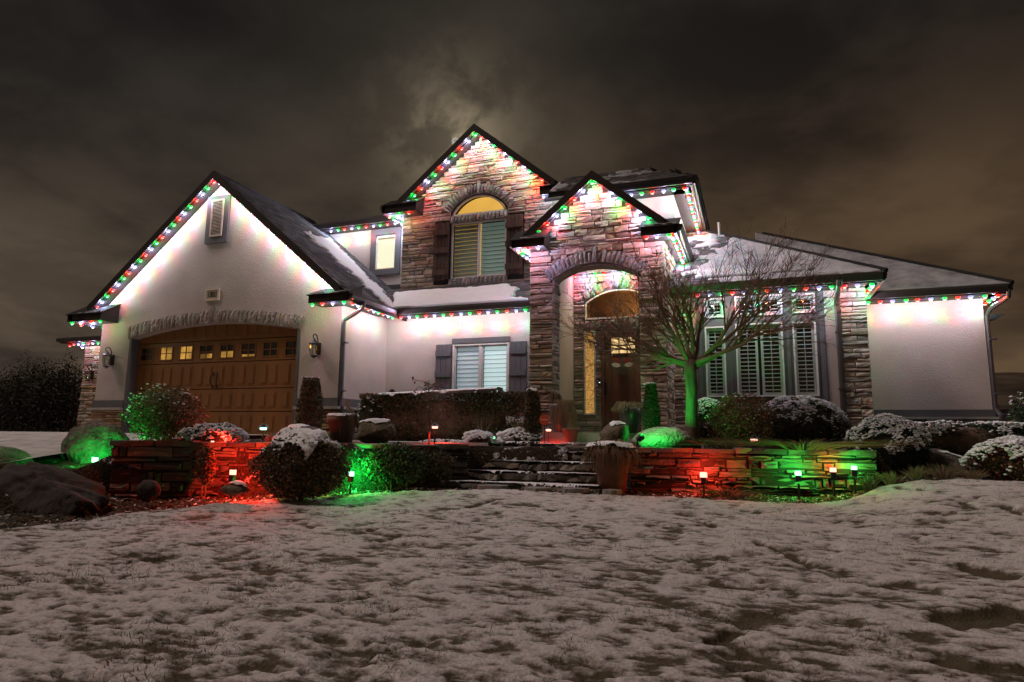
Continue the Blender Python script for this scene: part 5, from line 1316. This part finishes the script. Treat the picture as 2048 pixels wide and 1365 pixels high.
Fk = Fi[(mk > 0)[Fi].all(1)]; npmesh('snow', Pc+Vi*(-.01+.02*sstep(mk, 0, .4)+.085*(fbm(Pc[:, 0]*13, Pc[:, 1]*13, 4, .6)-.5))[:, None], Fk, M['snow'], sh0, smooth=True, kind='stuff')
shrub('ivy', 'green-lit trailing ivy spilling over the wall by the green floodlight', (-4.28, 7.28, -.35), (.46, .12, .27), GR, 9000, (.010, .024), seed=8, lump=.3, zb=-.68, stems=3, cat='ivy', core=False, shell=.2)
shrub('ivy', 'dark trailing ivy over the unlit wall left of the steps', (-4.02, 7.66, -.38), (.46, .10, .25), GRD+BR, 6000, (.010, .022), seed=9, lump=.3, zb=-.68, stems=3, cat='ivy', core=False, shell=.2)
shrub('ivy', 'reddish creeper hanging on the wall left of the red floodlight', (px_at(410, 6.15), 6.15, -.36), (.16, .07, .24), BR+RD, 2500, (.010, .022), seed=10, lump=.3, zb=-.68, stems=2, cat='creeper', core=False, shell=.2)
shrub('hedge', 'long clipped hedge with a snow line below the shuttered window', (-5.32, 10.75, .32), (1.60, .30, .47), BR+GR+[(.10, .08, .03)], 46000, (.012, .028), snow=0, seed=12, lump=.05, shell=.72, box=True, zb=-.12, stems=8, cat='hedge')
hd = [o for o in COL.objects if o.get('category') == 'hedge'][0]
snow_sheet(-6.55, -4.15, 10.45, 10.85, lambda X, Y: .775+.045*(X+5.3)/1.4-1.6*np.clip(10.52-Y, 0, 1)**2*4, lambda X, Y: .75-np.abs(Y-10.58)*3.4+(fbm(X*5, Y*8, 4)-.5)*.9, hd, .02, .07)
shrub('shrub', 'green rounded end of the hedge beside the garage side wall', (-6.72, 10.6, .34), (.30, .28, .42), GR+GRD, 5000, (.012, .026), seed=13, lump=.15, zb=-.12, snow=40)
def column(label, x, y, z0, z1, r, cols, n, seed, snow=30, rt=None):
    t = empty('columnar_evergreen', (x, y, z0), label, 'evergreen')
    rg = np.random.default_rng(seed)
    def f(rg, n):
        a = rg.uniform(0, 6.283, n); u = rg.random(n); rr = r*(.62+.42*np.sin(np.pi*np.clip(u*.8+.22, 0, 1)))*(.6+.4*rg.random(n)**.5)*(1+.25*(fbm(a*1.2+seed, u*6, 2)-.5))
        return np.stack([x+rr*np.cos(a), y+rr*np.sin(a), z0+.04+(z1-z0-.04)*u], 1)
    V, F, C = leaves(n, f, (.010, .028), cols, seed); npmesh('foliage', V, F, M['leaf'], t, tint=C, kind='stuff')
    q = MB(); q.tube([(x, y, z0-.05), (x, y, z0+(z1-z0)*.5), (x, y, z1-.05)], [r*.55, r*.6, r*.4], 9); q.build('trunk', M['twig'], t)
    if snow:
        V0, F0 = ICO[1]; P = np.stack([x+r*.55*rg.normal(size=snow)*.6, y+r*.5*rg.normal(size=snow)*.5, np.full(snow, z1)+.012*rg.normal(size=snow)], 1); s = rg.uniform(.015, .035, (snow, 1, 1))
        npmesh('snow', (P[:, None]+V0[None]*s*np.array([1.2, 1.2, .6])).reshape(-1, 3), (F0[None]+np.arange(snow)[:, None, None]*len(V0)).reshape(-1, 3), M['snow'], t, smooth=True, kind='stuff')
    return t
column('rough clipped columnar evergreen beside the garage door, flared at its top', -7.38, 9.6, -.12, 1.02, .225, BR+GR, 5500, 3, 10)
column('slim columnar evergreen with a snow cap in front of the left porch pillar', -3.26, 9.7, -.10, .76, .135, GRD+BR, 4500, 5, 34)
column('columnar evergreen with a snow cap glowing green beside the front door', -1.49, 10.2, -.10, .86, .125, GR, 4500, 7, 30)
shrub('shrub', 'round green shrub with a snow cap left of the red-leaved shrub', (-.72, 11.0, .30), (.34, .28, .38), GR+GRD, 7000, (.010, .024), snow=900, seed=15, lump=.08, snowsize=(.006, .016), snowband=.62)
shrub('barberry', 'dark red-leaved shrub behind the low wall', (-.19, 9.9, .28), (.50, .38, .42), RD+BR, 15000, (.008, .020), seed=16, lump=.28, shell=.35, stems=16, snow=60, snowsize=(.006, .014))
shrub('shrub', 'large rounded boxwood with a snowy crown below the tall windows', (.62, 10.7, .22), (.68, .45, .46), GR+GRD, 16000, (.010, .024), snow=2600, seed=17, lump=.08, snowsize=(.006, .017), snowband=.50)
shrub('shrub', 'snow-sprinkled rounded evergreen below the stone pilaster', (1.62, 9.75, -.06), (.47, .38, .40), GRD+[(.03, .05, .045)], 12000, (.010, .024), snow=1700, seed=18, lump=.16, zb=-.5, snowsize=(.006, .018), snowband=.35)
shrub('juniper', 'long low juniper under snow along the right wing', (2.90, 11.5, .05), (.72, .36, .26), GRD, 12000, (.010, .024), snow=1900, seed=19, lump=.12, box=True, zb=-.3, snowsize=(.008, .024), snowband=.62)
shrub('juniper', 'snow-laden reddish shrub at the right edge', (2.88, 9.35, -.22), (.50, .34, .28), RD+GRD, 9000, (.010, .024), snow=1900, seed=20, lump=.28, zb=-.5, snowsize=(.008, .026), snowband=.30)  # red light on this shrub is put into its leaf colours
shrub('shrub', 'leafy twigs hanging into the right edge beyond the house', (4.15, 12.6, .45), (.42, .3, .40), GR, 3500, (.010, .026), seed=21, lump=.4, shell=.2, core=False, zb=-.3, snow=40)
shrub('perennial', 'snow-capped clump of dead stems behind the walkway, nearer the red path light', (-4.19, 9.75, -.02), (.24, .2, .13), BR, 1800, (.010, .022), snow=260, seed=22, zb=-.12, snowsize=(.016, .034), snowband=.1, cat='perennial')
shrub('perennial', 'wider snow-capped clump of dead stems behind the walkway, nearer the pillar', (-3.50, 9.75, .0), (.34, .24, .15), BR, 2200, (.010, .022), snow=420, seed=23, zb=-.12, snowsize=(.016, .034), snowband=.05, cat='perennial')
shrub('ground_cover', 'patch of snowy ground cover glowing green behind the walkway', (-4.75, 9.8, -.10), (.55, .24, .06), GR, 4000, (.008, .018), snow=200, seed=24, zb=-.13, snowsize=(.012, .03), snowband=.2, core=False, stems=0, cat='ground cover')
def twigs(name, label, c, n, h, spread, m, cat, seed=0, seeds=False, curve=.4, w=.0035, zb=None):
    t = empty(name, tuple(c), label, cat); rg = random.Random(seed); q = MB()
    for _ in range(n):
        a = rg.uniform(0, 6.28); r = rg.random()*spread; hh_ = h*rg.uniform(.5, 1.1); x, y = c[0]+r*.35*math.cos(a), c[1]+r*.35*math.sin(a)
        q.tube([(x, y, c[2]), (x+r*.3*math.cos(a), y+r*.3*math.sin(a), c[2]+hh_*.55), (x+r*(.3+curve)*math.cos(a), y+r*(.3+curve)*math.sin(a), c[2]+hh_*(.95-.5*curve*rg.random()))], [w, w*.8, w*.3], 4, cap=False)
    q.build('stems', m, t, kind='stuff'); return t
M['straw'] = mat('dry_straw', (.26, .20, .12), .85, .3, 10); M['strawd'] = mat('dry_stem', (.14, .09, .05), .9, .3, 10); M['greengrass'] = mat('ornamental_grass', (.14, .16, .07), .8, .3, 10)
for k, (px, py, Y, h, sp, mm, lab) in enumerate([(1738, 945, 8.55, .24, .16, 'greengrass', 'ornamental grass tuft glowing green beside the rightmost green floodlight'), (1785, 950, 8.75, .18, .18, 'straw', 'dry grass tuft just right of the green-lit tuft'),
        (1835, 955, 9.0, .18, .2, 'straw', 'dry grass tuft in front of the left end of the brown slab boulder'), (1890, 955, 9.15, .2, .24, 'straw', 'dry grass tuft in front of the middle of the brown slab boulder'), (1945, 958, 9.2, .15, .2, 'straw', 'dry grass tuft between the slab boulder and the snowy red shrub')]):
    p = aty(px, py, Y); twigs('grass_tuft', lab, (p[0], Y, float(zsoil(np.array([p[0]]), np.array([Y]))[0])), 130, h, sp, M[mm], 'grass tuft', 60+k)
twigs('dry_stems', 'tangle of dry twigs spilling over the top of the right stone wall', (.55, 9.05, -.10), 420, .16, 1.0, M['strawd'], 'dead plants', 71, curve=.8)
twigs('dry_stems', 'sparse dry twigs between the red-leaved shrub and the wall top', (-.35, 9.1, -.10), 160, .14, .55, M['strawd'], 'dead plants', 72, curve=.8)
twigs('dry_stems', 'thin dead stalks rising from the larger snow clump', (-3.5, 9.75, .05), 7, .34, .35, M['straw'], 'dead plants', 73, curve=.2, w=.005)
twigs('dry_stems', 'thin dead stalks rising from the smaller snow clump', (-4.15, 9.75, .05), 5, .30, .25, M['straw'], 'dead plants', 74, curve=.2, w=.005)
twigs('dry_stems', 'dark dead plants at the foot of the wall by the right red floodlight', (-.35, 8.35, -.66), 140, .14, .55, M['strawd'], 'dead plants', 75, curve=.6)
twigs('dry_stems', 'short dead stalks beside the boulder at the left', (-8.9, 7.1, -.1), 12, .34, .4, M['straw'], 'dead plants', 76, curve=.3, w=.004)

# planters
def planter(label, c, prof, m, cat='planter'):
    t = empty('planter', tuple(c), label, cat); pot(t, c, prof, m); return t
def drape(t, c, r, n, seed, droop, m, w=.004, up_=.1, snow=0):
    rg = random.Random(seed); q = MB()
    for _ in range(n):
        a = rg.uniform(0, 6.28); ro = r*rg.uniform(.7, 1.3); dz_ = droop*rg.uniform(.4, 1)
        q.tube([(c[0]+.3*r*math.cos(a), c[1]+.3*r*math.sin(a), c[2]), (c[0]+.8*ro*math.cos(a), c[1]+.8*ro*math.sin(a), c[2]+up_*rg.uniform(.5, 1)), (c[0]+1.15*ro*math.cos(a), c[1]+1.15*ro*math.sin(a), c[2]-dz_*.4), (c[0]+1.2*ro*math.cos(a), c[1]+1.2*ro*math.sin(a), c[2]-dz_)], [w, w, w*.8, w*.3], 4, cap=False)
    q.build('dead_foliage', m, t, kind='stuff')
t = planter('big terracotta pot with a snow-topped dead plant beside the steps', (-1.70, 8.2, -.68), [(.14, 0), (.16, .02), (.225, .46), (.26, .47), (.265, .55), (.24, .56), (.22, .53), (.05, .52)], M['terracotta'])
drape(t, (-1.70, 8.2, -.13), .26, 260, 5, .30, M['strawd'], .005, .05)
V, F, C = leaves(2200, blob_pts((-1.72, 8.2, -.13), (.33, .27, .13), .5, .3, 3), (.010, .026), BR+[(.30, .20, .11)], 33); npmesh('dead_leaves', V, F, M['leaf'], t, tint=C, kind='stuff')
snow_sheet(-2.02, -1.42, 7.98, 8.42, lambda X, Y: -.055-.35*((X+1.72)**2+(Y-8.2)**2)/.3*.4, lambda X, Y: 1-np.hypot((X+1.70)/.29, (Y-8.2)/.22)+(fbm(X*9, Y*9, 3)-.5)*.7, t, .015, .04)
t = planter('stoneware pot with a snow-ringed rim in front of the garage corner', (-5.92, 8.5, -.12), [(.14, 0), (.16, .02), (.20, .32), (.235, .34), (.235, .41), (.21, .42), (.19, .40), (.04, .38)], M['pottan'])
snow_sheet(-6.2, -5.66, 8.26, 8.74, lambda X, Y: .30+0*X, lambda X, Y: .30-np.abs(np.hypot((X+5.92), (Y-8.5))-.19)*5+(fbm(X*9, Y*9, 3)-.5)*.6, t, .015, .04)
q = MB()
for k in range(6): a = k; q.tube([(-5.88, 8.5, .2), (-5.86+.03*k, 8.5, .4), (-5.90+.06*math.cos(a), 8.5+.05*math.sin(a), .52), (-5.82+.08*math.cos(a*2), 8.5, .56)], [.010, .008, .005, .003], 5)
q.build('dead_stem', M['straw'], t)
drape(t, (-5.72, 8.42, .30), .10, 40, 7, .38, M['strawd'], .006, .04)
t = planter('tall dark pot with straw-coloured drooping grass beside the left pillar', (-3.20, 11.3-.25, .11), [(.09, 0), (.11, .02), (.17, .28), (.19, .46), (.17, .50), (.15, .50), (.04, .46)], M['potdark'])
drape(t, (-3.12, 11.0, .60), .16, 240, 9, .50, M['straw'], .0045, .08)
drape(t, (-3.28, 11.05, .68), .10, 50, 10, .10, M['strawd'], .005, .14)
t = planter('rounded glazed pot with curly dead grass in front of the door', (-1.95, 10.99, .11), [(.09, 0), (.11, .02), (.17, .16), (.195, .30), (.19, .40), (.165, .42), (.14, .42), (.04, .38)], M['potdark'])
drape(t, (-2.0, 10.99, .54), .20, 160, 11, .10, M['straw'], .004, .10)
t = planter('small red-lit pot on the porch edge behind the security sign', (-2.93, 10.75, -.07), [(.08, 0), (.10, .02), (.13, .20), (.14, .21), (.14, .25), (.03, .22)], M['terracotta'])

# iron railing
rl = empty('railing', (-7.2, 11.9, -.1), 'black iron railing with scrolls behind the hedge', 'railing')
for x in (-7.10, -5.62, -4.10):
    q = MB(); q.box(x-.035, x+.035, 11.87, 11.93, -.12, .93); q.box(x-.05, x+.05, 11.855, 11.945, .93, .955); q.box(x-.03, x+.03, 11.875, 11.925, .955, .98); q.build('post', M['black'], rl)
q = MB(); q.box(-7.1, -4.1, 11.885, 11.915, .865, .89); q.build('top_rail', M['black'], rl)
q = MB(); q.box(-7.1, -4.1, 11.89, 11.91, .70, .715); q.build('lower_rail', M['black'], rl)
x = -7.0; k = 0
while x < -4.25:
    q = MB()
    q.tube([(x+.13+.13*math.cos(a), 11.9, .715+.145*math.sin(a)) for a in np.linspace(0, math.pi, 9)], .007, 5)
    q.tube([(x+.13+(.065-.004*j)*math.cos(a), 11.9, .76+(.05-.004*j)*math.sin(a)) for j, a in enumerate(np.linspace(-1.5, 4.4, 10))], .006, 5)
    q.build('scroll', M['black'], rl); x += .265; k += 1

# security sign
sg = empty('yard_sign', (-3.0, 9.5, -.1), 'round red security sign on a thin stake by the left porch pillar', 'sign')
q = MB(); q.tube([(-3.0, 9.52, -.12), (-3.0, 9.52, .30)], .006, 6); q.build('stake', M['black'], sg)
q = MB(); q.prism([(-3.0+.082*math.cos(a), 9.50, .285+.082*math.sin(a)) for a in np.linspace(0, 6.283, 33)[:-1]], (0, .006, 0)); q.build('sign_face', M['signred'], sg)
text_mesh('vivint', .052, (-3.0, 9.495, .285), M['signtext'], sg, 'lettering', .002)

# weeping sapling
ws2 = empty('young_tree', (-4.69, 9.0, -.11), 'slender weeping sapling with a few brown leaves in front of the hedge', 'tree')
q = MB(); q.tube([(-4.69, 9.0, -.13), (-4.685, 9.0, .15), (-4.72, 9.0, .35), (-4.70, 9.0, .55), (-4.72, 9.0, .72), (-4.74, 9.0, .84)], [.016, .014, .012, .010, .008, .004], 7); q.build('trunk', M['bark'], ws2)
LP = []
for k in range(26):
    z = random.uniform(.45, .8); a = random.uniform(0, 6.28); L_ = random.uniform(.12, .38); dr = random.uniform(.05, .35) if k % 3 else -.1
    p = [(-4.71, 9.0, z), (-4.71+L_*.5*math.cos(a), 9+L_*.5*math.sin(a), z+.05), (-4.71+L_*math.cos(a), 9+L_*math.sin(a), z-dr*.5), (-4.71+L_*1.05*math.cos(a), 9+L_*1.05*math.sin(a), z-dr)]
    q = MB() if k == 0 else q; q.tube(p, [.005, .004, .003, .0015], 4, cap=False)
    for _ in range(9):
        t_ = random.random(); j = 1+int(t_*2) if t_ < .99 else 2; a_, b_ = Vector(p[j]), Vector(p[min(j+1, 3)]); LP.append(a_.lerp(b_, random.random())+Vector([random.gauss(0, .02) for _ in range(3)]))
q.build('branches', M['twig'], ws2, kind='stuff')
V, F, C = leaves(len(LP), lambda rg, n: np.array([p[:] for p in LP]), (.014, .03), [(.22, .12, .09), (.16, .09, .06)], 77); npmesh('leaves', V, F, M['leaf'], ws2, tint=C, kind='stuff')

# ------------------------------------------------------------------ BARE TREE
TB = Vector((-.85, 9.7, -.12))
tr_ = empty('bare_tree', tuple(TB), 'bare spreading tree with a green floodlit trunk in front of the porch and tall windows', 'tree')
q = MB(); fork = TB+Vector((.02, 0, 1.22))
q.tube([TB+Vector((0, 0, -.1)), TB+Vector((-.0, 0, .05)), TB+Vector((.0, 0, .45)), TB+Vector((.015, 0, .85)), TB+Vector((.0, 0, 1.08)), fork+Vector((0, 0, .06))], [.17, .115, .088, .084, .092, .085], 14)
q.build('trunk', M['bark'], tr_, smooth=True)
rt_ = random.Random(11)
def grow(q, p, d, L_, r, depth, maxd):
    n = 4 if depth < 2 else 3; pts = [p]; rad = [r]; cur = d.normalized()
    for i_ in range(n):
        cur = (cur+Vector((rt_.gauss(0, .09), rt_.gauss(0, .09), rt_.gauss(.015, .07)))).normalized(); pts.append(pts[-1]+cur*(L_/n)); rad.append(r*(1-.55*(i_+1)/n))
    q.tube(pts, rad, 7 if depth == 0 else (5 if depth < 3 else 3), cap=False)
    if depth >= maxd: return
    nc = {0: 6, 1: 4, 2: 4, 3: 3}.get(depth, 2)
    for k in range(nc):
        t_ = rt_.uniform(.25, 1.0) if k else 1.0; idx = min(n-1, int(t_*n)); pp = pts[idx].lerp(pts[idx+1], t_*n-idx) if idx < n else pts[-1]
        base = (pts[min(idx+1, n)]-pts[idx]).normalized(); side_ = base.orthogonal(); side_.rotate(Matrix.Rotation(rt_.uniform(0, 6.28), 3, base)); side_ = Vector(side_)
        nd_ = (base+side_.normalized()*rt_.uniform(.35, .8)+Vector((0, 0, .12))).normalized()
        grow(q, pp, nd_, L_*rt_.uniform(.48, .72), max(rad[idx]*.58, .0035), depth+1, maxd)
limbs = [(-1.0, -.1, .62, 1.0), (-.75, .3, .95, .95), (-.45, -.4, 1.2, .8), (-.15, .25, 1.4, .72), (.2, -.2, 1.5, .75), (.5, .3, 1.2, .9), (.85, -.1, .95, 1.1), (1.05, .3, .55, 1.15), (1.0, -.35, .22, 1.0), (-.95, .3, .25, .95), (-1.1, -.2, .38, 1.0), (1.1, 0.0, .75, 1.1)]
for k, (x, y, z, L_) in enumerate(limbs):
    q = MB(); grow(q, fork+Vector((x*.03, y*.03, random.uniform(-.08, .04))), Vector((x, y, z)), L_*1.02, .034, 0, 4); q.build('branch', M['twig'], tr_)

# ------------------------------------------------------------------ GARDEN LIGHTS
def spotl(name, p, aim, e, c, size=100, blend=.8, parent=None, rad=.03):
    d = bpy.data.lights.new(name, 'SPOT'); d.energy = e*2.0; d.color = c; d.spot_size = math.radians(size); d.spot_blend = blend; d.shadow_soft_size = rad
    o = bpy.data.objects.new(name, d); COL.objects.link(o); o.location = p; o.rotation_euler = (Vector(p)-Vector(aim)).to_track_quat('Z', 'Y').to_euler()
    return o
GREEN, RED = (.01, 1.0, .10), (1.0, .035, .018)
eg = emis('green_flood_lens', (.38, 1.0, .60), 2.8); er = emis('red_flood_lens', (1.0, .36, .26), 2.8)
def flood(label, px, py, Y, col, aim, e, stake=.2, s=.048, sz=100, beam=.12):
    p = Vector(aty(px, py, Y)); c = GREEN if col == 'g' else RED
    t = empty('flood_light', tuple(p-Vector((0, 0, stake))), label, 'garden light', 'square flood lights along the stone wall')
    q = MB(); q.box(p.x-s, p.x+s, p.y-.012, p.y+.012, p.z-s*.75, p.z+s*.75); q.build('lens', eg if col == 'g' else er, t)
    q = MB(); q.box(p.x-s-.006, p.x+s+.006, p.y-.02, p.y+.0, p.z-s*.75-.008, p.z-s*.75); q.box(p.x-s-.006, p.x+s+.006, p.y-.02, p.y+.02, p.z+s*.75, p.z+s*.75+.006); q.build('housing', M['black'], t)
    q = MB(); q.box(p.x-.028, p.x+.028, p.y-.03, p.y+.02, p.z-s*.75-.07, p.z-s*.75-.008); q.tube([(p.x, p.y, p.z-s*.75-.09), (p.x, p.y, p.z-stake-.1)], .013, 8); q.build('stake', M['black'], t)
    if beam < 0: spotl('flood_beam', tuple(p+Vector((0, beam, .02))), tuple(p+Vector(aim)), e, c, sz, .7)
    else:
        d = bpy.data.lights.new('flood_glow', 'POINT'); d.energy = e*1.5; d.color = c; d.shadow_soft_size = .03
        o = bpy.data.objects.new('flood_glow', d); COL.objects.link(o); o.location = p+Vector((0, .15, .035))
flood('green flood light between the left boulders', 190, 920, 6.0, 'g', (-.55, .32, .30), 26, .2, .042, 130, -.12)
flood('red flood light shining on the left stone wall', 466, 945, 6.05, 'r', (0, .45, .22), 30, .2, .038, 140)
flood('green flood light on a tall stake in front of the ivy', 702, 948, 6.95, 'g', (-.03, .4, .22), 16, .25, .038, 140)
flood('red flood light half hidden by plants, right of the big pot', 1407, 950, 8.35, 'r', (.15, .4, .30), 11, .2, .042, 130)
flood('green flood light lighting the middle of the right stone wall', 1596, 947, 8.42, 'g', (-.08, .4, .18), 7.5, .22, .034, 140)
flood('red flood light between the two right green ones', 1666, 940, 8.50, 'r', (-.06, .35, .25), 3.0, .2, .034, 120)
flood('green flood light at the right end of the stone wall', 1708, 936, 8.52, 'g', (.02, .4, .18), 4, .2, .030, 150)
# round spot aimed at the tree
p = Vector(aty(1275, 880, 8.80)); t = empty('spot_light', (p.x, p.y, -.1), 'small dark round spot light in front of the green boulder', 'garden light')
q = MB(); q.tube([p+Vector((0, 0, 0)), p+Vector((.01, .02, .01)), p+Vector((.04, .07, .04)), p+Vector((.045, .078, .045))], [.02, .042, .050, .046], 14); q.build('housing', M['black'], t)
q = MB(); q.tube([p, (p.x, p.y, -.14)], .008, 6); q.build('stake', M['black'], t)
spotl('tree_beam', (p.x+.06, p.y+.10, p.z+.06), tuple(TB+Vector((-.12, 0, .85))), 46, GREEN, 60, .8)
spotl('boulder_beam', (p.x+.06, p.y+.02, p.z+.12), (-1.25, 9.4, .05), 12, GREEN, 160, .8)
# small mushroom path lamps
def pathlamp(label, px, pyt, Y, col, zb, e):
    p = Vector(aty(px, pyt, Y)); t = empty('path_lamp', (p.x, Y, zb), label, 'path lamp', 'small hooded path lamps')
    q = MB(); q.tube([(p.x, Y, zb-.05), (p.x, Y, p.z-.04)], .010, 8); q.build('post', M['black'], t)
    q = MB(); q.lathe([(.078, -.015), (.070, -.008), (.03, .025), (.006, .04)], 14, o=tuple(p)); q.build('hood', M['black'], t)
    q = MB(); q.lathe([(.03, -.05), (.045, -.045), (.045, -.018), (.02, -.012)], 12, o=tuple(p)); q.build('lens', er if col == 'r' else eg, t)
    l = bpy.data.lights.new('path_beam', 'SPOT'); l.energy = e*1.6; l.color = RED if col == 'r' else GREEN; l.spot_size = math.radians(160); l.spot_blend = .5; l.shadow_soft_size = .03
    o = bpy.data.objects.new('path_beam', l); COL.objects.link(o); o.location = (p.x, Y, p.z-.055)
pathlamp('red hooded path lamp on a black post beside the walkway', 870, 851, 8.95, 'r', -.10, 22)
pathlamp('red hooded path lamp in front of the porch edge below the security sign', 1097, 857, 10.55, 'r', -.075, 34)
pathlamp('green hooded path lamp on the left bed beside the red boulder', 527, 853, 7.2, 'g', -.12, 4)
pathlamp('green path lamp tucked into the ground cover behind the walkway', 985, 872, 10.1, 'g', -.12, 4)
pathlamp('red path lamp glimpsed between the red-leaved shrub and the boxwood', 1508, 876, 9.4, 'r', -.11, 1)
# hidden-in-foliage stake lights on the left bed
flood('small red flood light hidden behind the snowy juniper', 452, 874, 7.25, 'r', (.7, .35, .1), 10, .1, .02, 140)
flood('small red flood light low in front of the snowy juniper', 425, 884, 6.38, 'r', (-.1, .2, .08), 2.5, .08, .015, 130)
flood('small green flood light at the foot of the leafy bush', 262, 884, 6.45, 'g', (.2, .35, .35), 1.0, .08, .018, 90)

# ------------------------------------------------------------------ DISTANCE
for k, (px, py, Y) in enumerate([(10, 745, 44), (40, 728, 40), (70, 716, 42), (92, 722, 38), (118, 738, 41), (140, 712, 36), (152, 735, 33), (25, 752, 36), (105, 745, 33), (-30, 740, 42), (57, 752, 34)]):
    top = aty(px, py, Y); h = top[2]+1.2; t = empty('distant_tree', (top[0], Y, -1.2), ['bushy dark tree', 'ragged dark tree', 'tall dark tree'][k % 3]+' in the dark beyond the driveway, '+['cut by the left edge', 'second from the left edge', 'with the highest crown left of centre', 'just right of the highest crown', 'low in the gap', 'tallest, next to the stone pier', 'touching the stone pier', 'low near the left edge', 'low between two taller ones', 'outermost at the left', 'low below the highest crown'][k], 'tree', 'dark trees beyond the driveway')
    q = MB(); q.tube([(top[0], Y, -1.3), (top[0]+.1, Y, h*.4), (top[0], Y, top[2]-.6)], [.16, .12, .04], 6); q.build('trunk', M['twig'], t)
    V, F, C = leaves(5200, blob_pts((top[0], Y, -1.2+h*.55), (2.0, 1.6, h*.47), .2, .45, k*5.3), (.04, .11), [(.05, .045, .03), (.035, .035, .025)], 200+k); npmesh('crown', V, F, M['leaf'], t, tint=C, kind='stuff')
X, Y, F = grid(np.linspace(-160, -28, 60), np.linspace(50, 90, 6)); npmesh('dark_woods', np.stack([X, Y, -1.2+(6.5-abs(Y-66)*.35)*fbm(X*.35, Y*.1, 4)*1.1], 1), F, mat('far_woods', (.03, .028, .02), .95, .4, .8), smooth=False, kind='structure')
X, Y, F = grid(np.linspace(-60, 420, 90), np.linspace(140, 330, 24)); hz_ = 24*sstep(Y, 140, 250)*(.75+.5*fbm(X*.012, Y*.01, 4))
npmesh('hill', np.stack([X, Y, -1.3+hz_], 1), F, mat('hillside', (.07, .052, .035), .95, .5, .08, c2=(.13, .10, .07)), smooth=True, kind='structure')
# low stone wall of the neighbouring yard, right edge
q = MB(); 
nw = empty('yard_wall', (5.4, 17, -.3), 'dark stacked stone wall with a pale cap beyond the right corner of the house', 'stone wall')
q = MB(); q.box(4.6, 9.5, 17.0, 17.3, -.6, .75); q.build('wall_core', M['mortar'], nw)
stn = []
z = -.4
while z < .74:
    h = min(random.uniform(.06, .13), .75-z); x = 4.6
    while x < 9.4: w = random.uniform(.2, .6); stn.append((w*h, stone_geo(Vector((0, 17, 0)), Vector((1, 0, 0)), Vector((0, -1, 0)), x, x+w, z, z+h, random.uniform(.03, .08)), random.choice(PALG), nw)); x += w
    z += h
build_stones(nw, stn, 110, 'small_stones', M['stone'])
q = MB(); q.box(4.55, 9.6, 16.9, 17.35, .75, .84); q.build('cap', M['concrete'], nw)
